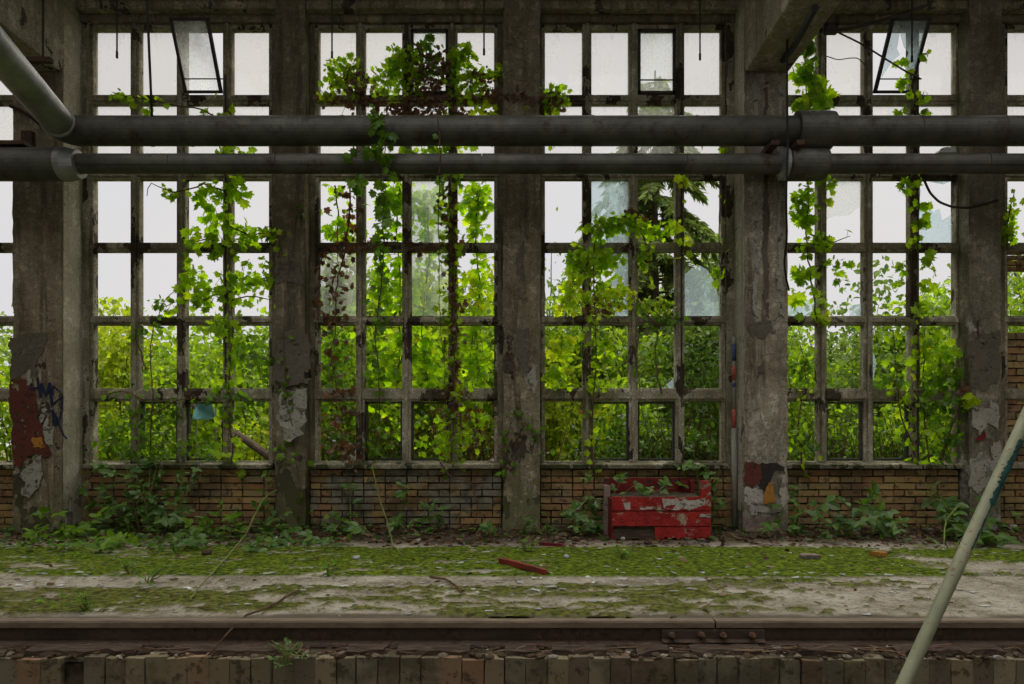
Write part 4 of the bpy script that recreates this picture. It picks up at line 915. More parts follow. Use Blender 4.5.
# ---- window one
vine('green vine climbing the mullion at the right of the first window', [
    ([A(232, 468, VY), A(229, 400, VY), A(230, 330, VY), A(227, 260, VY), A(228, 200, VY), A(224, 150, VY), A(222, 112, VY)], 36, .10, .10, 'vine_leaf'),
    ([A(227, 290, VY), A(205, 300, VY), A(180, 300, VY), A(160, 308, VY)], 18, .07, .095, 'vine_leaf'),
    ([A(228, 225, VY), A(250, 235, -.2), A(275, 232, -.32), A(283, 255, -.32)], 22, .06, .09, 'vine_leaf'),
    ([A(226, 190, VY), A(205, 182, VY), A(175, 190, VY), A(150, 182, VY), A(147, 196, VY)], 12, .05, .075, 'vine_leaf'),
    ([A(224, 120, VY), A(200, 108, VY), A(165, 104, VY), A(128, 97, VY), A(112, 92, VY)], 9, .04, .085, 'vine_leaf'),
    ([A(228, 300, VY), A(250, 296, VY), A(272, 300, VY)], 18, .07, .09, 'vine_leaf')], [
    (212, 203, VY, 20, 22, 34, .11, 'vine_leaf'), (240, 190, VY, 14, 12, 16, .11, 'vine_leaf'), (222, 240, VY, 38, 18, 60, .11, 'vine_leaf'), (262, 232, -.22, 14, 8, 14, .10, 'vine_leaf'), (265, 275, VY, 10, 22, 18, .10, 'vine_leaf'),
    (190, 275, VY, 16, 20, 26, .10, 'vine_leaf'), (205, 295, VY, 28, 14, 40, .11, 'vine_leaf'), (243, 283, VY, 14, 22, 22, .11, 'vine_leaf'), (225, 325, VY, 26, 10, 26, .10, 'vine_leaf'), (235, 152, VY, 24, 6, 14, .11, 'vine_leaf'), (210, 115, VY, 12, 8, 10, .10, 'vine_leaf'), (170, 195, VY, 10, 8, 9, .08, 'vine_leaf'),
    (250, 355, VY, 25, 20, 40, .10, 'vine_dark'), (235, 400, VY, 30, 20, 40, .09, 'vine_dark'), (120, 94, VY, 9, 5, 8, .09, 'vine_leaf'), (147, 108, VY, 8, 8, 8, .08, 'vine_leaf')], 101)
vine('young bramble shoot climbing beside the first mullion of the first window', [
    ([A(150, 480, VY-.05), A(146, 420, VY-.03), A(148, 360, VY-.03), A(152, 325, VY-.03), A(163, 300, VY-.03), A(176, 290, VY-.03)], 26, .055, .075, 'vine_dark'),
    ([A(146, 400, VY-.03), A(125, 390, VY-.03), A(100, 395, VY-.05)], 22, .05, .07, 'bramble_pale'), ([A(147, 370, VY), A(135, 335, VY), A(140, 318, VY)], 18, .04, .07, 'bramble_pale'), ([A(148, 420, VY-.05), A(175, 400, VY-.05), A(205, 398, VY-.05)], 20, .06, .075, 'bramble_pale')],
    [(110, 440, -.16, 16, 20, 40, .085, 'bramble_pale'), (150, 445, -.16, 30, 16, 60, .085, 'vine_dark'), (195, 445, -.16, 24, 12, 40, .08, 'bramble_pale'), (135, 420, VY, 26, 18, 40, .085, 'bramble_pale'), (170, 410, VY, 20, 16, 30, .08, 'vine_dark'), (158, 303, VY, 12, 6, 12, .085, 'vine_dark'), (140, 332, VY, 8, 8, 9, .08, 'vine_dark')], 102, 'shoots before the windows', kind='ovate', name='bramble_shoot', cat='bramble')
# ---- window two
vine('dense brown and green vine smothering the second window', [
    ([A(452, 470, VY), A(453, 400, VY), A(451, 320, VY), A(453, 240, VY), A(452, 170, VY), A(450, 110, VY), A(449, 60, VY)], 60, .085, .085, 'vine_leaf'),
    ([A(450, 180, VY-.02), A(452, 260, VY-.02), A(453, 330, VY-.02), A(455, 420, VY-.02)], 55, .06, .07, 'dry_leaf'),
    ([A(352, 180, VY), A(345, 245, VY), A(335, 300, VY), A(330, 360, VY), A(345, 430, VY), A(350, 470, VY)], 40, .10, .08, 'dry_leaf'),
    ([A(318, 320, VY), A(322, 250, VY), A(340, 240, VY), A(400, 243, VY), A(450, 245, VY)], 26, .05, .075, 'dry_leaf'),
    ([A(452, 100, VY), A(420, 100, VY), A(370, 104, VY), A(330, 98, VY), A(320, 90, VY)], 50, .07, .075, 'dry_leaf'),
    ([A(452, 100, VY), A(480, 98, VY), A(505, 95, -.3), A(530, 98, -.32), A(560, 98, -.2)], 40, .05, .07, 'dry_leaf'),
    ([A(384, 200, VY), A(382, 260, VY), A(377, 330, VY), A(380, 420, VY), A(372, 466, VY)], 30, .06, .09, 'vine_dark')],
    [(345, 78, VY, 24, 26, 120, .075, 'vine_leaf'), (352, 85, VY, 24, 22, 70, .06, 'dry_leaf'), (385, 80, VY, 18, 22, 70, .085, 'vine_leaf'), (397, 62, VY, 12, 20, 50, .08, 'vine_leaf'), (410, 75, VY, 20, 30, 100, .07, 'vine_leaf'), (430, 75, VY, 26, 34, 210, .06, 'dry_leaf'), (428, 60, VY, 20, 26, 60, .08, 'vine_dark'), (462, 55, VY, 16, 12, 45, .10, 'vine_leaf'), (470, 82, VY, 22, 24, 120, .075, 'vine_leaf'), (478, 85, VY, 22, 20, 60, .06, 'dry_leaf'), (500, 70, VY, 8, 10, 18, .09, 'vine_leaf'), (325, 97, VY, 6, 5, 8, .09, 'vine_yellow'),
     (430, 112, VY, 60, 10, 110, .065, 'dry_leaf'), (440, 150, VY, 45, 8, 50, .09, 'vine_leaf'), (485, 112, VY, 16, 8, 24, .09, 'vine_yellow')], 103, kind='grape')
VO = .26
vine('curtain of bright leaves hanging in the middle of the second window', [
    ([A(400, 180, VO), A(395, 240, VO), A(400, 300, VO), A(396, 360, VO), A(398, 430, VO)], 55, .11, .105, 'vine_leaf'),
    ([A(425, 190, VO), A(430, 260, VO), A(424, 330, VO), A(430, 400, VO)], 50, .09, .105, 'vine_leaf'),
    ([A(478, 185, VO), A(474, 240, VO), A(480, 300, VO), A(470, 360, VO), A(478, 440, VO)], 55, .10, .10, 'vine_leaf'),
    ([A(335, 185, VO), A(340, 215, VO), A(338, 250, VO), A(345, 330, VO)], 36, .10, .10, 'vine_leaf'),
    ([A(405, 330, VO), A(398, 380, VO), A(396, 400, VO)], 30, .08, .09, 'vine_yellow')],
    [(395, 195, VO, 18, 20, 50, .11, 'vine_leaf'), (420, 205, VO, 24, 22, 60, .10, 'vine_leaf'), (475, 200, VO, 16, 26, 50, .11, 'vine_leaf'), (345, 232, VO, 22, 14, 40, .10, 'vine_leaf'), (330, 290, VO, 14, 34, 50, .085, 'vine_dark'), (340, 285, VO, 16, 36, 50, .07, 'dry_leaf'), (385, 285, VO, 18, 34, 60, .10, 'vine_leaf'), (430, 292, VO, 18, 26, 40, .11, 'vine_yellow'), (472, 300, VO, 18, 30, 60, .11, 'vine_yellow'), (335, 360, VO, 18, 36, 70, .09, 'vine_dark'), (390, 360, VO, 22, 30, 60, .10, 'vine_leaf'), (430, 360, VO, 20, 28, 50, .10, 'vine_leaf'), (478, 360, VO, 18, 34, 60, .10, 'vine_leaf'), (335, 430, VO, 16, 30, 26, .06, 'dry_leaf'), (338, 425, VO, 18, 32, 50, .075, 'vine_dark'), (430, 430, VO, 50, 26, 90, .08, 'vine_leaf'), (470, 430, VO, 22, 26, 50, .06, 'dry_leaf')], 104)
vine('dark leafy tendril hanging in front of the pipes at the second window', [
    ([A(372, 112, -1.03), A(383, 124, -1.06), A(383, 150, -1.04), A(382, 180, -1.0), A(382, 220, -.9), A(380, 252, -.8)], 26, .055, .11, 'vine_dark'),
    ([A(383, 150, -1.04), A(360, 152, -1.0), A(350, 155, -.95)], 22, .04, .10, 'vine_dark')], [(376, 120, -1.05, 8, 8, 7, .13, 'vine_dark'), (385, 155, -1.04, 8, 8, 7, .12, 'vine_dark'), (382, 200, -.95, 7, 16, 12, .12, 'vine_dark'), (358, 182, -.9, 10, 8, 9, .11, 'vine_dark')], 105, 'tendrils before the pipes', stem_r=.005)
vine('thin tendril with small leaves hanging from the upper pipe near the vine', [
    ([A(437, 118, -1.02), A(440, 150, -.98), A(439, 200, -.8), A(443, 300, -.5), A(445, 380, -.35), A(448, 440, -.3)], 8, .03, .06, 'vine_dark')], [], 106, 'tendrils before the pipes', stem_r=.005)
# ---- window three
vine('arching yellow-green vine in the third window', [
    ([A(592, 468, VY), A(590, 400, VY), A(591, 330, VY), A(588, 270, VY), A(592, 235, VY), A(612, 220, VY), A(640, 224, VY), A(660, 232, VY), A(675, 225, VY)], 26, .07, .09, 'vine_leaf'),
    ([A(588, 262, VY), A(570, 290, VY), A(560, 312, VY)], 40, .08, .09, 'vine_yellow'),
    ([A(592, 280, VY), A(612, 290, VY), A(625, 300, VY)], 40, .08, .085, 'vine_yellow'),
    ([A(640, 224, VY), A(650, 255, VY), A(648, 290, VY)], 16, .04, .09, 'vine_leaf')],
    [(600, 228, VY, 18, 12, 60, .085, 'vine_leaf'), (625, 222, VY, 24, 10, 65, .08, 'vine_leaf'), (632, 215, VY, 16, 7, 24, .06, 'dry_leaf'), (655, 232, VY, 16, 8, 22, .075, 'vine_leaf'), (578, 258, VY, 14, 14, 40, .09, 'vine_leaf'), (572, 290, VY, 14, 24, 60, .09, 'vine_yellow'), (605, 262, VY, 18, 18, 60, .095, 'vine_leaf'), (615, 295, VY, 22, 20, 70, .085, 'vine_yellow'), (600, 305, VY, 22, 12, 40, .06, 'dry_leaf'), (562, 345, VY, 18, 16, 40, .10, 'vine_yellow'), (560, 375, VY, 18, 14, 36, .09, 'vine_leaf'), (605, 345, VY, 12, 12, 14, .09, 'vine_leaf'), (600, 385, VY, 20, 8, 18, .08, 'vine_leaf'), (643, 258, VY, 5, 12, 8, .10, 'vine_leaf')], 107)
vine('leafy sprig above the middle crossbar of the third window', [
    ([A(660, 395, VY), A(655, 360, VY), A(658, 325, VY), A(662, 300, VY), A(675, 290, VY)], 30, .05, .08, 'vine_dark'), ([A(658, 325, VY), A(640, 312, VY), A(636, 300, VY)], 26, .05, .08, 'vine_dark'), ([A(640, 330, VY), A(637, 360, VY), A(640, 390, VY)], 20, .03, .07, 'vine_dark')],
    [(660, 305, VY, 20, 12, 50, .085, 'bush_leaf'), (668, 318, VY, 16, 6, 22, .08, 'vine_dark'), (645, 300, VY, 8, 8, 10, .08, 'bush_leaf')], 108, 'shoots before the windows', kind='ovate', name='vine_sprig', cat='vine')
vine('slim vine with yellow leaves on the rod of the third window', [
    ([A(684, 255, -.16), A(683, 220, -.16), A(682, 190, -.16), A(685, 172, -.16), A(684, 150, -.2)], 16, .035, .09, 'vine_yellow')], [(677, 225, -.16, 6, 5, 5, .09, 'vine_yellow')], 109, 'slim vines on the window rods', stem_r=.005)
vine('vine tuft reaching round the middle pier at the upper third window', [
    ([A(536, 100, -.3), A(548, 95, -.22), A(560, 92, VY), A(568, 100, VY)], 24, .05, .08, 'vine_leaf'), ([A(548, 96, -.2), A(553, 120, -.15), A(554, 148, VY)], 16, .04, .07, 'vine_leaf')], [(556, 96, VY, 13, 14, 42, .085, 'vine_leaf'), (552, 105, VY, 12, 8, 20, .06, 'dry_leaf'), (550, 112, VY, 8, 6, 9, .085, 'vine_leaf')], 110)
vine('few leaves clinging to the right jamb of the third window', [
    ([A(728, 55, -.1), A(727, 90, -.1), A(730, 110, -.12), A(724, 150, VY), A(722, 200, VY), A(719, 270, VY), A(718, 300, VY)], 3.2, .05, .08, 'vine_leaf')], [(716, 275, VY, 4, 12, 9, .09, 'vine_leaf'), (722, 150, VY, 6, 4, 5, .08, 'vine_leaf')], 111, stem_r=.005)
# ---- window four
vine('lush vine in the left column of the fourth window beside the pale pillar', [
    ([A(818, 325, VY), A(812, 280, VY), A(806, 230, VY), A(808, 190, VY), A(806, 150, VY-.05), A(806, 100, VY-.05), A(804, 50, VY-.05), A(808, 25, VY-.05)], 26, .07, .10, 'vine_leaf'),
    ([A(810, 235, VY), A(830, 242, VY), A(850, 236, VY)], 12, .05, .08, 'vine_leaf')],
    [(808, 50, VY-.06, 9, 10, 16, .10, 'vine_dark'), (806, 72, VY-.06, 13, 12, 34, .12, 'vine_leaf'), (816, 95, VY-.06, 14, 14, 36, .15, 'vine_leaf'), (800, 105, VY-.06, 10, 8, 16, .10, 'vine_leaf'), (802, 205, VY, 12, 24, 50, .10, 'vine_leaf'), (826, 180, VY, 9, 8, 10, .10, 'vine_leaf'), (828, 198, VY, 5, 5, 4, .10, 'vine_yellow'), (824, 240, VY, 14, 9, 18, .10, 'vine_leaf'), (808, 272, VY, 10, 8, 12, .11, 'vine_leaf'), (800, 298, VY, 9, 7, 6, .15, 'vine_yellow'), (835, 265, VY, 14, 10, 14, .09, 'vine_leaf'), (842, 280, VY, 8, 5, 5, .08, 'vine_dark'), (822, 315, VY, 8, 6, 6, .12, 'vine_yellow'), (797, 275, VY, 7, 8, 8, .10, 'vine_leaf')], 112)
vine('slim vine with paired leaves climbing the rod of the fourth window', [
    ([A(918, 400, -.15), A(917, 330, -.15), A(916, 260, -.15), A(915, 190, -.15), A(918, 120, -.15), A(912, 90, -.2), A(906, 60, -.25)], 4, .04, .09, 'vine_leaf')],
    [(903, 60, -.25, 5, 4, 5, .09, 'vine_leaf'), (904, 78, -.22, 6, 6, 7, .10, 'vine_leaf'), (925, 56, -.3, 4, 4, 4, .09, 'vine_leaf'), (912, 92, -.2, 4, 5, 4, .09, 'vine_leaf'), (924, 95, -.16, 5, 4, 5, .09, 'vine_leaf'), (901, 111, -.15, 6, 4, 6, .10, 'vine_leaf'), (926, 112, -.15, 5, 4, 5, .09, 'vine_leaf'), (906, 186, VY, 9, 9, 14, .11, 'vine_leaf'), (924, 203, VY, 6, 6, 7, .11, 'vine_leaf'), (923, 222, VY, 8, 7, 9, .11, 'vine_leaf'), (912, 240, VY, 9, 6, 9, .10, 'vine_leaf'), (900, 268, VY, 6, 7, 8, .10, 'vine_leaf'), (928, 262, VY, 7, 9, 10, .11, 'vine_leaf'), (899, 283, VY, 6, 4, 5, .09, 'vine_leaf'), (926, 285, VY, 8, 8, 9, .11, 'vine_leaf'), (924, 310, VY, 9, 8, 10, .11, 'vine_leaf')], 113, 'slim vines on the window rods', stem_r=.006)
vine('bushy vine in the lower right corner of the fourth window', [
    ([A(930, 465, VY), A(925, 420, VY), A(922, 370, VY), A(925, 330, VY)], 40, .10, .10, 'vine_leaf'), ([A(918, 465, VY), A(900, 420, VY), A(895, 360, VY), A(893, 330, VY)], 24, .08, .09, 'vine_leaf'), ([A(940, 465, VY), A(955, 420, -.2), A(962, 390, -.25), A(958, 360, -.2)], 24, .07, .09, 'vine_dark')],
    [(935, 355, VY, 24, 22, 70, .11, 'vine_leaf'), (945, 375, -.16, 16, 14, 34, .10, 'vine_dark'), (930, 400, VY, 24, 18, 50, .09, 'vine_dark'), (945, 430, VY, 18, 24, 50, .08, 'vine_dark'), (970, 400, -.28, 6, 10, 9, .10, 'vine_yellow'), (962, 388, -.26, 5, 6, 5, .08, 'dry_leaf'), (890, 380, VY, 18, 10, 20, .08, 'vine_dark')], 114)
vine('leafy stem at the lower left pane of the fourth window', [
    ([A(800, 470, VY), A(798, 420, VY), A(805, 380, VY), A(800, 345, VY)], 40, .09, .09, 'vine_leaf')], [(803, 365, VY, 14, 16, 34, .09, 'vine_dark'), (805, 445, VY-.05, 16, 14, 26, .11, 'bramble')], 115, 'shoots before the windows', kind='ovate', name='bramble_shoot', cat='bramble')
vine('leafy tuft inside the window at the far right edge', [([A(1008, 250, VY), A(1009, 220, VY), A(1015, 190, VY)], 26, .06, .09, 'vine_leaf')], [(1010, 232, VY, 9, 9, 18, .1, 'vine_leaf')], 116)
vine('fine vine with few leaves creeping over the first dark pier', [([A(300, 520, -.28), A(296, 450, -.28), A(285, 400, -.28), A(284, 300, -.28), A(290, 250, -.28), A(300, 200, -.28)], 5, .05, .07, 'vine_dark')], [(284, 395, -.28, 7, 6, 7, .09, 'bramble_pale'), (282, 450, -.28, 7, 8, 8, .08, 'bramble_pale')], 117, 'fine vines on the piers', stem_r=.004)
vine('fine vine with dark leaves hanging over the middle pier', [([A(504, 480, -.28), A(508, 440, -.28), A(515, 410, -.29), A(528, 425, -.29), A(540, 445, -.28), A(552, 455, -.2)], 14, .05, .08, 'vine_dark'), ([A(500, 330, -.2), A(512, 360, -.28), A(518, 420, -.28), A(512, 470, -.28)], 6, .03, .06, 'dry_leaf')], [], 118, 'fine vines on the piers', stem_r=.004)

# ---- brambles on the sill and along the parapet
def bramble(label, canes, seed, mk='bramble', size=.075, dens=14, group='brambles along the parapet', name='bramble'):
    g = np.random.default_rng(seed); base = np.array(canes[0][0], float); o = thing(name, base, label, 'bramble', group); st = MB(); lv = MB()
    for P in canes:
        st = MB(); Q = wiggle(P, .006, g); n_ = len(Q); st.tube(Q, np.linspace(.006, .0025, n_), 5)
        L_ = np.linalg.norm(np.diff(Q, axis=0), axis=1).sum(); n = max(2, int(L_*dens))
        for t in np.linspace(.12, 1, n):
            i = min(n_-2, int(t*(n_-1))); p = Q[i]; tg = unit(Q[i+1]-Q[i]); side = unit(np.cross(tg, [0, 0, 1])+g.normal(0, .5, 3)); pet = unit(side*g.choice([-1, 1])+np.array([0, -.3, .5])+g.normal(0, .3, 3))
            tip = p+pet*g.uniform(.03, .08); st.tube([p, tip], .002, 3, False); s = size*g.uniform(.7, 1.3); nr = unit(np.array([g.normal(0, .35), -.45, .9])+g.normal(0, .25, 3)); d0 = unit(pet+np.array([0, -.2, -.35])); sd_ = unit(np.cross(d0, nr))
            dd = np.array([d0, unit(d0*.35+sd_), unit(d0*.35-sd_)]); leaves(lv, np.array([tip+d0*.01, tip, tip]), np.array([nr]*3)+g.normal(0, .15, (3, 3)), dd, np.array([s*1.2, s, s]), 'ovate')
        build('cane', st, M['stemgreen'], o)
    build('leaves', lv, M[mk], o); return o
def cane(px0, Y0_, px1, py1, Y1_, lift=.2, z0=None):
    a = at_z(px0, Y0_, 0); a[2] = floor_z(a[0], a[1]) if z0 is None else z0; b = at(px1, py1, Y1_); m = (a+b)/2+np.array([0, 0, lift]); return [(1-t)**2*a+2*t*(1-t)*m+t*t*b for t in np.linspace(0, 1, 9)]
BR = [('bramble at the foot of the left pillar', [(30, -.7, 62, 515, -.75), (70, -.6, 45, 520, -.8), (75, -.7, 100, 522, -.9), (60, -.8, 90, 540, -1.1), (40, -.8, 35, 545, -1.2)], 'bramble_pale'),
 ('dense bramble at the left end of the first parapet', [(95, -.25, 80, 480, -.3), (100, -.3, 120, 470, -.25), (110, -.35, 95, 455, -.2), (120, -.3, 140, 480, -.35), (105, -.4, 125, 505, -.5), (130, -.4, 110, 500, -.5)], 'bramble'),
 ('tall bramble leaning on the sill of the first window, left of middle', [(140, -.3, 120, 440, -.15), (145, -.35, 165, 430, -.15), (150, -.3, 150, 455, -.2), (155, -.4, 185, 470, -.3), (150, -.4, 140, 490, -.5), (160, -.35, 130, 470, -.3)], 'bramble'),
 ('bramble spreading over the bricks below the first window middle', [(165, -.4, 175, 500, -.5), (170, -.4, 195, 480, -.4), (160, -.5, 155, 520, -.8), (175, -.5, 185, 515, -.8), (168, -.3, 210, 455, -.2)], 'bramble'),
 ('bright young bramble before the right half of the first parapet', [(210, -.7, 228, 510, -.9), (215, -.7, 205, 525, -.95), (220, -.8, 236, 525, -1.0), (225, -.7, 245, 538, -1.0), (205, -.6, 190, 535, -1.0)], 'bramble_pale'),
 ('bramble in the corner at the first dark pier', [(265, -.35, 270, 470, -.3), (270, -.4, 285, 520, -.5), (262, -.4, 252, 500, -.4), (275, -.5, 300, 535, -.9)], 'bramble'),
 ('trailing bramble creeping over the moss at far left', [(120, -1.1, 60, 555, -1.3), (110, -1.2, 40, 565, -1.7), (130, -1.3, 70, 572, -2.0), (140, -1.1, 100, 560, -1.5)], 'bramble_pale'),
 ('trailing bramble creeping over the moss before the first window', [(200, -1.0, 150, 552, -1.3), (190, -1.1, 140, 560, -1.5), (210, -1.2, 170, 565, -1.8), (180, -1.0, 200, 558, -1.5)], 'bramble'),
 ('trailing bramble creeping over the moss near the dark pier', [(300, -1.1, 250, 555, -1.4), (290, -1.2, 235, 562, -1.7), (310, -1.0, 330, 552, -1.3)], 'bramble'),
 ('dark ivy-like bramble at the foot of the second parapet', [(400, -.3, 405, 480, -.25), (420, -.35, 430, 500, -.4), (440, -.3, 425, 505, -.4), (430, -.35, 445, 515, -.6), (410, -.4, 390, 525, -.8)], 'bramble'),
 ('low bramble at the left foot of the second parapet', [(345, -.5, 335, 530, -.8), (355, -.5, 370, 535, -.9), (335, -.4, 320, 520, -.6), (350, -.35, 350, 480, -.2)], 'bramble'),
 ('low bramble at the foot of the middle pier', [(500, -.6, 490, 535, -.9), (520, -.55, 540, 530, -.8), (545, -.5, 550, 520, -.6)], 'bramble'),
 ('bramble left of the red crate', [(590, -.4, 585, 470, -.3), (585, -.5, 575, 500, -.6), (595, -.5, 570, 520, -.8), (580, -.4, 600, 490, -.5), (575, -.5, 560, 510, -.6), (590, -.5, 580, 535, -.95)], 'bramble'),
 ('bramble lying across the top of the red crate', [(600, -.4, 640, 482, -.6), (600, -.4, 655, 492, -.75), (598, -.35, 628, 475, -.35), (604, -.4, 675, 488, -.5)], 'bramble'),
 ('bramble on the sill behind the right end of the crate', [(705, -.2, 690, 430, -.12), (700, -.2, 715, 440, -.15), (690, -.2, 680, 455, -.15), (710, -.25, 720, 470, -.3)], 'bramble'),
 ('bramble beside the torn poster on the right pillar', [(795, -.5, 778, 505, -.6), (800, -.45, 800, 480, -.3), (790, -.6, 760, 535, -.9), (800, -.4, 795, 500, -.4)], 'bramble'),
 ('broad-leaved bramble before the right parapet, left part', [(840, -.6, 812, 500, -.7), (845, -.6, 850, 505, -.8), (835, -.7, 820, 525, -.95), (850, -.7, 860, 525, -.95), (845, -.6, 880, 500, -.7)], 'bramble'),
 ('broad-leaved bramble before the right parapet, middle', [(880, -.55, 870, 490, -.5), (875, -.6, 895, 510, -.8), (885, -.65, 860, 518, -.9), (890, -.7, 905, 535, -1.1)], 'bramble'),
 ('broad-leaved bramble behind the leaning pole', [(960, -.55, 935, 495, -.6), (955, -.6, 945, 515, -.9), (965, -.6, 985, 500, -.7), (970, -.7, 990, 525, -1.0), (975, -.7, 955, 535, -1.1), (960, -.6, 920, 490, -.5)], 'bramble'),
 ('low bramble on the floor at the right edge', [(985, -1.0, 970, 545, -1.3), (990, -1.0, 1000, 550, -1.4), (1000, -.9, 1012, 520, -1.0), (980, -1.1, 955, 548, -1.4)], 'bramble')]
for i, (lb, cs_, mk) in enumerate(BR): bramble(lb, [cane(*c) for c in cs_], 500+i, mk, .078 if i < 16 else .10, 13)
for i, (lb, pts) in enumerate([('pale bare cane arching from the dark pier down to the moss', [at(276, 490, -.3), at(262, 500, -.6), at(245, 535, -1.0), on_floor(190, 600, .02)]),
   ('dry brown cane crossing the moss and the rail at the left', [on_floor(299, 591, .02), on_floor(270, 605, .04), at(243, 616, -3.95), at(222, 640, -4.1), at(202, 663, -4.18)]),
   ('green runner trailing from the second parapet onto the moss', [at(373, 470, -.2), at(380, 500, -.3), at(386, 520, -.6), on_floor(392, 545, .02), on_floor(403, 556, .02)]),
   ('curved dry twig lying on the concrete in the middle', [on_floor(430, 576, .01), on_floor(448, 580, .012), on_floor(458, 588, .012), on_floor(462, 596, .008)]),
   ('yellow runner curling onto the floor behind the leaning pole', [at(960, 505, -.8), at(945, 520, -.95), on_floor(943, 540, .12), on_floor(948, 548, .01)]),
   ('thin bare stems hanging over the second parapet', [at(440, 462, -.18), at(452, 478, -.2), at(470, 480, -.2), at(478, 505, -.25), on_floor(474, 532, .01)])]):
    g = np.random.default_rng(800+i); Q = wiggle(pts, .003, g); m_ = MB(); m_.tube(Q, np.linspace(.009, .005, len(Q)), 6); tag(build('plant_runner' if i in (0, 2, 4, 5) else 'dry_cane', m_, M['stemgreen' if i in (0, 2, 4) else 'stem'], base=pts[0]), lb, 'stem', 'bare stems on the floor')
# small weeds on the floor and on the edge
for i, (px, py, lb) in enumerate([(150, 583, 'small green weed on the concrete at the left'), (130, 575, 'tiny sprout on the edge of the moss strip'), (85, 612, 'yellowish weed hanging over the rail'), (285, 664, 'weed growing on the bricks under the rail'), (330, 575, 'pair of pale leaves sprouting in the concrete'), (525, 553, 'slender seedling near the middle pier'), (622, 560, 'seedling in the moss before the red crate')]):
    z = 0 if py < 605 else (-.0 if py < 630 else -.16); c = on_floor(px, py, z); c[2] = floor_z(c[0], c[1]) if py < 605 else z
    g = np.random.default_rng(900+i); cs2 = []
    for k in range(5): cs2.append([c, c+np.array([g.normal(0, .03), g.normal(0, .02), .05]), c+np.array([g.normal(0, .08), g.normal(0, .04), g.uniform(.05, .13)])])
    bramble(lb, cs2, 950+i, 'bramble_pale' if py < 650 else 'bramble', .024 if py < 650 else .018, 30, 'small weeds on the platform', 'weed')['category'] = 'weed'

# leaf litter and chips
def scatter(name, n, fn, size, mk, label, cat, seed, kind='ovate', flat=.35):
    g = np.random.default_rng(seed); p = fn(g, n); nr = unit(np.array([0, 0, 1.])+g.normal(0, flat, (len(p), 3))); d = g.normal(size=(len(p), 3)); d[:, 2] *= .15; m_ = MB(); leaves(m_, p, nr, unit(d), size*g.uniform(.5, 1.4, len(p)), kind); tag(build(name, m_, M[mk]), label, cat, None, 'stuff')
def fl_pts(x0, x1, y0, y1, dz=.012):
    def f(g, n):
        x = g.uniform(x0, x1, n); y = y1-(y1-y0)*g.random(n)**1.6; return np.array([(a, b, floor_z(a, b)+dz*g.random()) for a, b in zip(x, y)])
    return f
scatter('leaf_litter', 2600, fl_pts(-6.2, 6.2, -1.25, -.12, .03), .06, 'litter', 'brown leaf litter along the foot of the wall', 'leaf litter', 1)
scatter('fallen_leaves', 420, fl_pts(-6.2, 6.2, -3.9, -.9), .05, 'litter', 'scattered brown leaves over the moss', 'leaf litter', 2)
scatter('ground_ivy', 900, fl_pts(-6.2, -1.6, -1.7, -.2, .08), .07, 'bramble', 'low green leaves along the foot of the left wall', 'ground cover', 3)
scatter('ground_ivy', 420, fl_pts(-1.6, 6.2, -1.1, -.2, .07), .06, 'bramble', 'low green leaves along the foot of the right wall', 'ground cover', 4)
m_ = MB(); g = np.random.default_rng(12)
for i in range(900):
    x = g.uniform(-6, 6); y = g.uniform(-3.9, -.5); s = abs(g.normal(.016, .016))+.006; z = floor_z(x, y)
    if g.random() < .45: y = g.uniform(-3.3, -2.6); z = floor_z(x, y)
    k = g.integers(3, 6); an = np.sort(g.uniform(0, 6.28, k)); P = [(x+s*math.cos(a)*g.uniform(.6, 1.3), y+s*math.sin(a)*.8, z+.004) for a in an]; m_.add(P+[(p[0], p[1], p[2]+.004) for p in P], [tuple(range(k-1, -1, -1)), tuple(range(k, 2*k))]+[(j, (j+1) % k, k+(j+1) % k, k+j) for j in range(k)])
tag(build('paint_chips', m_, M['chips']), 'pale glass and plaster chips strewn over the floor', 'debris', None, 'stuff')
m_ = MB(); g = np.random.default_rng(13)
for i in range(700):
    x = g.uniform(-6, 6); y = -.1-1.2*g.random()**1.5; r = abs(g.normal(.01, .012))+.005; m_.rock((x, y, floor_z(x, y)+r*.4), r, (1.4, 1, .7), i)
tag(build('plaster_debris', m_, M['rubble']), 'crumbs of plaster and soil along the foot of the wall', 'debris', None, 'stuff')

g = np.random.default_rng(14); m_ = MB(); N_ = 260
p = np.c_[g.uniform(-4.6, 4.6, N_), g.uniform(-4.16, -4.03, N_), g.uniform(-.155, -.14, N_)]; nr = unit(np.array([0, -.3, 1.])+g.normal(0, .4, (N_, 3))); d = g.normal(size=(N_, 3)); d[:, 2] *= .15; leaves(m_, p, nr, unit(d), .04*g.uniform(.5, 1.4, N_), 'ovate')
for i in range(150):
    a = np.array([g.uniform(-4.6, 4.6), g.uniform(-4.15, -4.04), -.145]); m_.tube([a, a+np.array([g.normal(0, .07), g.normal(0, .02), .012]), a+np.array([g.normal(0, .14), g.normal(0, .03), g.uniform(-.01, .03)])], .003, 4)
tag(build('leaf_litter', m_, M['litter']), 'dead leaves and twigs on the ledge below the rail', 'leaf litter', None, 'stuff')
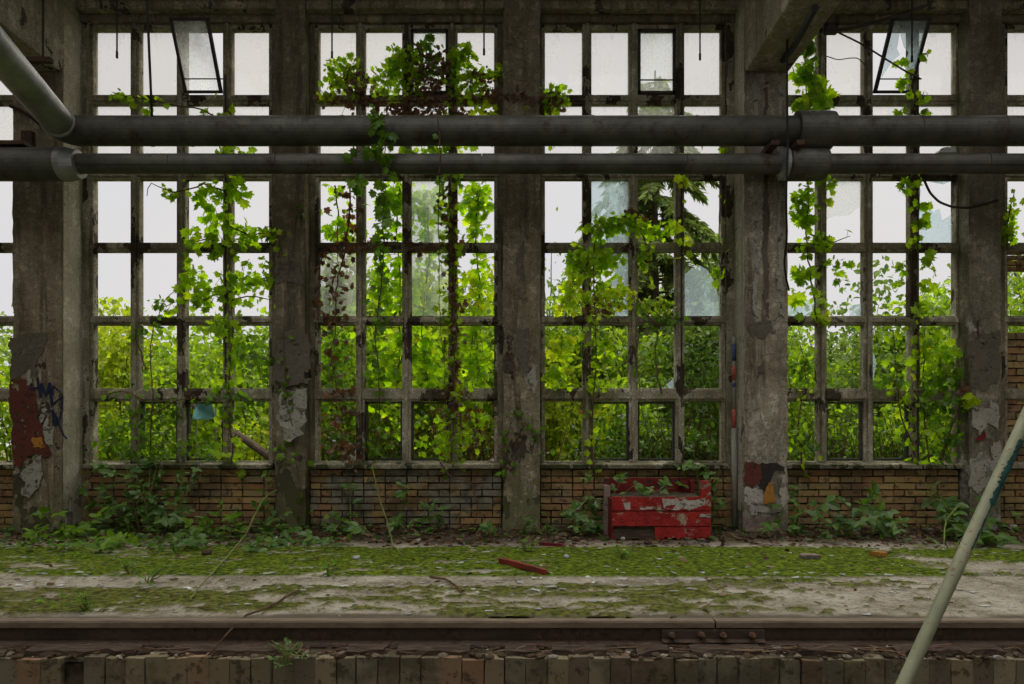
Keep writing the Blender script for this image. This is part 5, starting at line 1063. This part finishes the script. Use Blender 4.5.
# ------------------------------------------------------------------ outside: bushes, trees, log
def bush(label, px, Y, w_, h, n, size, mk, seed, kind='ovate', nclump=14, name='bush', group='bushes outside the windows', stemr=.014, z0=None, fullness=.32):
    g = np.random.default_rng(seed); X_ = (px-512)*(Y+CAM_D)/FPX; zb = gz(X_, Y); base = np.array([X_, Y, zb]); o = thing(name, base, label, name.replace('_', ' '), group)
    u_ = unit(g.normal(size=(nclump, 3)))*g.uniform(.35, 1, (nclump, 1))**.6; dep = w_*.42
    C_ = base+np.array([0, 0, h*.5])+u_*np.array([w_/2, dep/2, h*.46]); C_[:, 2] = np.maximum(C_[:, 2], zb+.1)
    st = MB()
    for c in C_: st.tube(wiggle([base+g.normal(0, .05, 3)*np.array([1, 1, 0]), base+(c-base)*.5+g.normal(0, .06, 3), c], .01, g, 8), np.linspace(stemr, stemr*.35, 8), 5)
    k = g.integers(0, nclump, n); p = C_[k]+np.clip(g.normal(0, 1, (n, 3)), -1.5, 1.5)*np.array([w_, dep, h])*fullness*.42; p[:, 2] = np.maximum(p[:, 2], zb+.03)
    p[:, 1] = np.maximum(p[:, 1], .30)
    nr = unit(np.array([0, -.25, .6])+g.normal(0, .7, (n, 3))); d = g.normal(0, .8, (n, 3)); d[:, 2] -= .4; lv = MB(); leaves(lv, p, nr, unit(d), size*g.uniform(.6, 1.3, n), kind)
    build('stem', st, M['stem'], o); build('leaves', lv, M[mk], o); return o
MBU = [('tall green bush in the second row, beyond the golden one at the first window', 95, 4.6, 2.6, 3.6, 'bush_gold'), ('airy green bush in the second row beyond the middle of the first window', 175, 4.8, 2.6, 3.3, 'bush_leaf'), ('dark green bush in the second row beyond the right of the first window', 250, 5.2, 2.6, 3.1, 'tree_leaf'),
 ('tall bush in the second row beyond the left of the second window', 345, 4.2, 2.6, 4.0, 'bush_leaf'), ('tall bush in the second row beyond the middle of the second window', 420, 4.4, 2.4, 4.2, 'bush_leaf'), ('tall bush in the second row beyond the right of the second window', 490, 4.0, 2.2, 3.9, 'bush_gold'),
 ('green bush in the second row beyond the left of the third window', 560, 3.6, 1.9, 3.5, 'bush_leaf'), ('green bush in the second row left of the spruce trunk', 640, 5.6, 2.4, 3.2, 'bush_leaf'), ('deep green bush in the second row beyond the right of the third window', 712, 3.6, 2.2, 3.3, 'tree_leaf'),
 ('green bush in the second row behind the pale pillar', 785, 4.6, 2.4, 3.3, 'bush_leaf'), ('rounded green bush in the second row beyond the middle of the fourth window', 850, 5.0, 2.8, 4.1, 'tree_leaf'), ('bright bush in the second row beyond the right half of the fourth window', 915, 4.4, 2.4, 3.3, 'bush_leaf'), ('tall bush in the second row behind the slim right pier', 985, 4.4, 2.4, 4.0, 'bush_leaf')]
for i, (lb, px, Y, w_, h, mk) in enumerate(MBU): bush(lb, px, Y, w_, h, 5600, .125, mk, 1500+i, 'ovate', 22)
# near bushes, first window to right edge
NB = [('golden-green bush outside the left half of the first window', 112, 2.4, 1.9, 3.1, 2600, .10, 'bush_gold'),
 ('low bright bush outside the left half of the first window, below the golden one', 120, 1.1, 1.6, 1.75, 1900, .095, 'bush_leaf'),
 ('bright bush outside the middle of the first window', 180, 1.9, 1.5, 2.5, 2100, .095, 'bush_leaf'),
 ('leafy bush outside the right half of the first window', 245, 2.8, 1.7, 2.7, 2200, .10, 'bush_leaf'),
 ('low bush at the log outside the first window', 250, 1.3, 1.0, 1.35, 1000, .075, 'bush_gold'),
 ('bush outside the left half of the second window', 345, 1.5, 1.6, 3.1, 2400, .10, 'bush_leaf'),
 ('bright yellowish bush outside the middle of the second window', 415, 2.0, 1.7, 3.3, 2600, .10, 'bush_gold'),
 ('tall bright bush outside the right half of the second window', 478, 1.5, 1.5, 3.0, 2400, .10, 'bush_leaf'),
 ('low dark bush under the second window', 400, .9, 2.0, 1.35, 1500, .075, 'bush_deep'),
 ('bright bush outside the left half of the third window', 562, 1.6, 1.3, 2.3, 1900, .10, 'bush_gold'),
 ('dense bush outside the middle of the third window', 640, 2.0, 1.3, 2.1, 2000, .095, 'bush_leaf'),
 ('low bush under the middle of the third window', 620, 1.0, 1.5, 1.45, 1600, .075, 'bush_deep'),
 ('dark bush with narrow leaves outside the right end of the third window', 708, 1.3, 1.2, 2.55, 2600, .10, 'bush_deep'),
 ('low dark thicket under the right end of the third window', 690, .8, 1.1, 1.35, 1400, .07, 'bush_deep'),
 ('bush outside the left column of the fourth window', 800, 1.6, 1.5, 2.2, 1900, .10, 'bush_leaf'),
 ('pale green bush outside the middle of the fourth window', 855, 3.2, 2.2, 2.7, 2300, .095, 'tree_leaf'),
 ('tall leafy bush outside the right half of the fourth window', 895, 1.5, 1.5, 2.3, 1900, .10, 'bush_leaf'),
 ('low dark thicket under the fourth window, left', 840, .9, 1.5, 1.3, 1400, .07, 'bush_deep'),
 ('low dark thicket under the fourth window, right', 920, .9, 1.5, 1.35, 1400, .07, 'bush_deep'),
 ('bright bush outside the right end of the fourth window', 950, 2.0, 1.6, 2.9, 2200, .09, 'bush_leaf'),
 ('bush outside the window at the right edge', 1030, 1.8, 1.8, 3.6, 1800, .09, 'bush_leaf'),
 ('bush outside the window beyond the left pillar', 20, 1.8, 1.8, 2.8, 1600, .10, 'bush_leaf'),
 ('bush outside the far end of the window beyond the left pillar', -110, 2.2, 2.4, 3.2, 1800, .10, 'bush_gold'),
 ('bush outside the far end of the window at the right edge', 1150, 2.2, 2.4, 3.2, 1800, .10, 'bush_leaf')]
for i, (lb, px, Y, w_, h, n, s, mk) in enumerate(NB): bush(lb, px, Y, w_, h, n, s, mk, 1200+i, 'thin' if 'narrow' in lb else 'ovate', 16)
def tree(label, px, Y, h, cw, n, size, mk, seed, kind='dia', cz=.62, trunk=.09, nclump=26, group='trees beyond the bushes', airy=.2, name='tree'):
    g = np.random.default_rng(seed); X_ = (px-512)*(Y+CAM_D)/FPX; zb = gz(X_, Y)-.05; base = np.array([X_, Y, zb]); o = thing(name, base, label, 'tree', group)
    st = MB(); T = wiggle([base, base+np.array([g.normal(0, .2), 0, h*.5]), base+np.array([g.normal(0, .3), 0, h*.93])], .02, g, 14); st.tube(T, np.linspace(trunk, trunk*.15, 14), 8)
    u_ = unit(g.normal(size=(nclump, 3)))*g.uniform(.3, 1, (nclump, 1))**.5; C_ = base+np.array([0, 0, h*cz])+u_*np.array([cw/2, cw/2.4, h*(1-cz)*.95])
    for c in C_:
        i = int(np.clip((c[2]-zb)/h*.75, .1, .9)*13); st.tube(wiggle([T[i], (T[i]+c)/2+np.array([0, 0, .1]), c], .02, g, 7), np.linspace(trunk*.35, .01, 7), 5)
    k = g.integers(0, nclump, n); p = C_[k]+np.clip(g.normal(0, 1, (n, 3)), -1.6, 1.6)*np.array([cw, cw, h*.6])*airy*.42
    p[:, 2] = np.maximum(p[:, 2], zb+.3)
    nr = unit(np.array([0, -.2, .6])+g.normal(0, .7, (n, 3))); d = g.normal(0, .8, (n, 3)); d[:, 2] -= .4; lv = MB(); leaves(lv, p, nr, unit(d), size*g.uniform(.6, 1.35, n), kind)
    build('trunk', st, M['bark'], o); build('crown', lv, M[mk], o); return o
def conifer(label, px, Y, h, w_, seed):
    g = np.random.default_rng(seed); X_ = (px-512)*(Y+CAM_D)/FPX; zb = gz(X_, Y)-.05; base = np.array([X_, Y, zb]); o = thing('spruce_tree', base, label, 'tree', 'trees beyond the bushes')
    st = MB(); st.tube([base+np.array([0, 0, t*h]) for t in np.linspace(0, 1, 10)], np.linspace(.16, .02, 10), 8); P, Dd, Nn, S = [], [], [], []
    for k in range(int(h*19)):
        t = g.uniform(.12, .98); z = zb+t*h; L_ = w_/2*(1-t)**.55*g.uniform(.55, 1.15)+.15; a = g.uniform(0, 6.283); dr = np.array([math.cos(a), math.sin(a), 0]); c0 = np.array([X_, Y, z]); m_ = 8
        Q = np.array([c0+dr*L_*s+np.array([0, 0, .06*L_*s-.62*L_*s*s]) for s in np.linspace(0, 1, m_)]); st.tube(Q, np.linspace(.022, .006, m_), 4, False)
        nn_ = int(150*L_)+16; i = g.uniform(.12, .999, nn_)*(m_-1); j = i.astype(int); f = (i-j)[:, None]; p = Q[j]*(1-f)+Q[np.minimum(j+1, m_-1)]*f; sd = np.cross(dr, [0, 0, 1])
        d = dr*.5+sd*g.normal(0, .7, (nn_, 1))+np.array([0, 0, -.75])+g.normal(0, .25, (nn_, 3)); P.append(p); Dd.append(unit(d)); Nn.append(unit(np.array([0, -.4, .5])+g.normal(0, .5, (nn_, 3)))); S.append(.24*g.uniform(.6, 1.3, nn_))
    lv = MB(); leaves(lv, np.concatenate(P), np.concatenate(Nn), np.concatenate(Dd), np.concatenate(S), 'thin'); build('trunk', st, M['bark'], o); build('crown', lv, M['needle'], o)
conifer('tall dark spruce seen through the third window', 655, 7.5, 9.6, 5.6, 2001)
tree('feathery tree right of the spruce outside the third window', 722, 8.5, 6.2, 2.8, 5200, .13, 'tree_leaf', 2002, airy=.26)
tree('thin twiggy birch outside the left of the third window', 553, 6.0, 5.4, 2.0, 1100, .09, 'tree_pale', 2003, airy=.3, trunk=.05)
tree('light green bush-like tree outside the left of the third window', 560, 4.5, 3.9, 2.0, 2400, .11, 'tree_leaf', 2004, cz=.55, airy=.3, trunk=.05)
tree('pale tree seen through the upper left pane of the second window', 345, 5.5, 5.2, 1.9, 2600, .13, 'tree_pale', 2005, airy=.3)
tree('tree behind the vine in the second window', 420, 6.5, 5.0, 3.0, 3600, .13, 'tree_leaf', 2006, cz=.55, airy=.28)
tree('bare-topped shrub tree by the middle pier', 488, 5.0, 4.8, 1.3, 500, .09, 'tree_pale', 2007, airy=.3, trunk=.04)
tree('rounded tree outside the right pane of the fourth window', 945, 9.0, 5.2, 3.0, 3600, .14, 'tree_pale', 2008, cz=.6, airy=.26)
tree('small tree beyond the right edge window', 1035, 6.0, 5.5, 3.0, 2400, .14, 'tree_leaf', 2009, airy=.3)
FT = [(-260, 20, 8.5, 9), (-150, 24, 8.0, 8), (1200, 22, 8.5, 9), (-60, 22, 8.0, 7), (60, 20, 6.6, 6), (150, 18, 4.4, 6), (235, 22, 5.8, 7), (330, 24, 7.6, 8), (430, 20, 7.2, 7), (530, 23, 7.0, 7), (610, 25, 8.6, 7), (700, 22, 9.6, 7), (790, 24, 5.8, 7), (860, 20, 5.2, 7), (920, 25, 6.0, 7), (1000, 22, 6.8, 7), (1090, 24, 8.2, 8)]
FL = ['furthest to the left', 'second from the left end', 'furthest to the right', 'behind the left pillar', 'beyond the left edge of the first window', 'low, beyond the middle of the first window', 'beyond the right edge of the first window', 'beyond the left edge of the second window', 'beyond the middle of the second window', 'behind the middle pier', 'left of the spruce in the third window', 'right of the spruce in the third window', 'behind the pale right pillar', 'low, beyond the middle of the fourth window', 'beyond the right half of the fourth window', 'behind the right edge pier', 'at the far right edge']
for i, (px, Y, h, cw) in enumerate(FT): tree('distant hazy green tree '+FL[i], px, Y, h, cw, 2600, .30, 'tree_pale' if i % 2 else 'tree_leaf', 2100+i, cz=.5, trunk=.16, group='distant trees', airy=.3)
# dry brush seen in the clearing behind the third window
g = np.random.default_rng(77); X_ = at(615, 380, 4.2); o = thing('dry_thicket', (X_[0], 4.2, gz(X_[0], 4.2)), 'dry brown thicket of bare twigs outside the third window', 'thicket'); m_ = MB()
for i in range(160):
    b = np.array([X_[0]+g.normal(0, .6), 4.2+g.uniform(-.4, .5), -.15]); t = b+np.array([g.normal(0, .5), g.normal(0, .2), g.uniform(1.0, 2.9)]); m_.tube(wiggle([b, (b+t)/2, t], .02, g, 7), np.linspace(.012, .004, 7), 4, False)
build('twigs', m_, M['stem'], o)
for i, (px, Y, hh, wd, n_, lb) in enumerate([(340, .75, 1.5, .30, 70, 'tangle of dry stems under the left column of the second window'), (470, .75, 1.6, .34, 70, 'tangle of dry stems under the right columns of the second window'), (845, .75, 1.35, .30, 80, 'tangle of dry stems under the left half of the fourth window'), (915, .75, 1.4, .34, 90, 'tangle of dry stems under the right half of the fourth window'), (685, .72, 1.4, .24, 70, 'tangle of dry stems under the right end of the third window')]):
    g = np.random.default_rng(600+i); X_ = at(px, 440, Y)[0]; o = thing('dry_thicket', (X_, Y, gz(X_, Y)), lb, 'thicket', 'dry tangles under the windows'); m_ = MB(); P = []
    for q in range(n_):
        b = np.array([X_+g.normal(0, wd), Y+g.uniform(-.15, .15), -.15]); t = b+np.array([g.normal(0, .4), g.uniform(-.15, .15), hh*g.uniform(.6, 1.15)]); Q = wiggle([b, (b+t)/2+g.normal(0, .06, 3), t], .015, g, 8); m_.tube(Q, np.linspace(.009, .003, 8), 4, False); P += [Q[k] for k in (3, 4, 5, 6, 7)]
    build('twigs', m_, M['stem'], o); P = np.array(P)+g.normal(0, .05, (len(P), 3)); P[:, 1] = np.maximum(P[:, 1], .3); nr, dd = leaf_dirs(len(P), g); lv = MB(); leaves(lv, P, nr, dd, .07*g.uniform(.6, 1.3, len(P)), 'ovate'); build('leaves', lv, M['bush_deep' if i > 1 else 'dry_leaf'], o)
# log, tarp
g = np.random.default_rng(78); a = at(208, 415, 1.3); b = at(262, 452, .75); lg = thing('fallen_log', b, 'fallen brown log leaning outside the first window', 'log')
dv = unit(b-a); b2 = b+dv*.75; m_ = MB(); m_.tube(wiggle([a-dv*.4, a, (a+b)/2, b, b2], .004, g, 14), np.linspace(.035, .06, 14), 10); build('log_bark', m_, M['bark'], lg)
TY = .66; c = at(203, 405, TY); tp_ = thing('tarpaulin', (c[0], TY, gz(c[0], TY)), 'small turquoise sheet hung between two sticks outside the first window', 'tarpaulin')
gx3, gz3 = np.meshgrid(np.linspace(-.11, .14, 16), np.linspace(0, 1, 12)); m_ = MB(); zt_ = c[2]+.02; v = np.c_[(c[0]+gx3).ravel(), (TY+.05*np.sin(gx3*14+gz3*3)).ravel(), (gz(c[0], TY)+gz3*(zt_-gz(c[0], TY))).ravel()]
v[:, 2] = zt_-.20+gx3.ravel()*0+gz3.ravel()*.20
ii = np.arange(192).reshape(12, 16); m_.add(v, np.stack([ii[:-1, :-1], ii[:-1, 1:], ii[1:, 1:], ii[1:, :-1]], -1).reshape(-1, 4).tolist()); q = build('sheet', m_, M['tarp'], tp_); q.modifiers.new('solidify', 'SOLIDIFY').thickness = .01
for dx in (-.11, .14): m_ = MB(); m_.tube([(c[0]+dx, (TY+.05), -.25), (c[0]+dx, (TY+.05), zt_+.05)], .010, 8); build('post', m_, M['greypipe'], tp_)
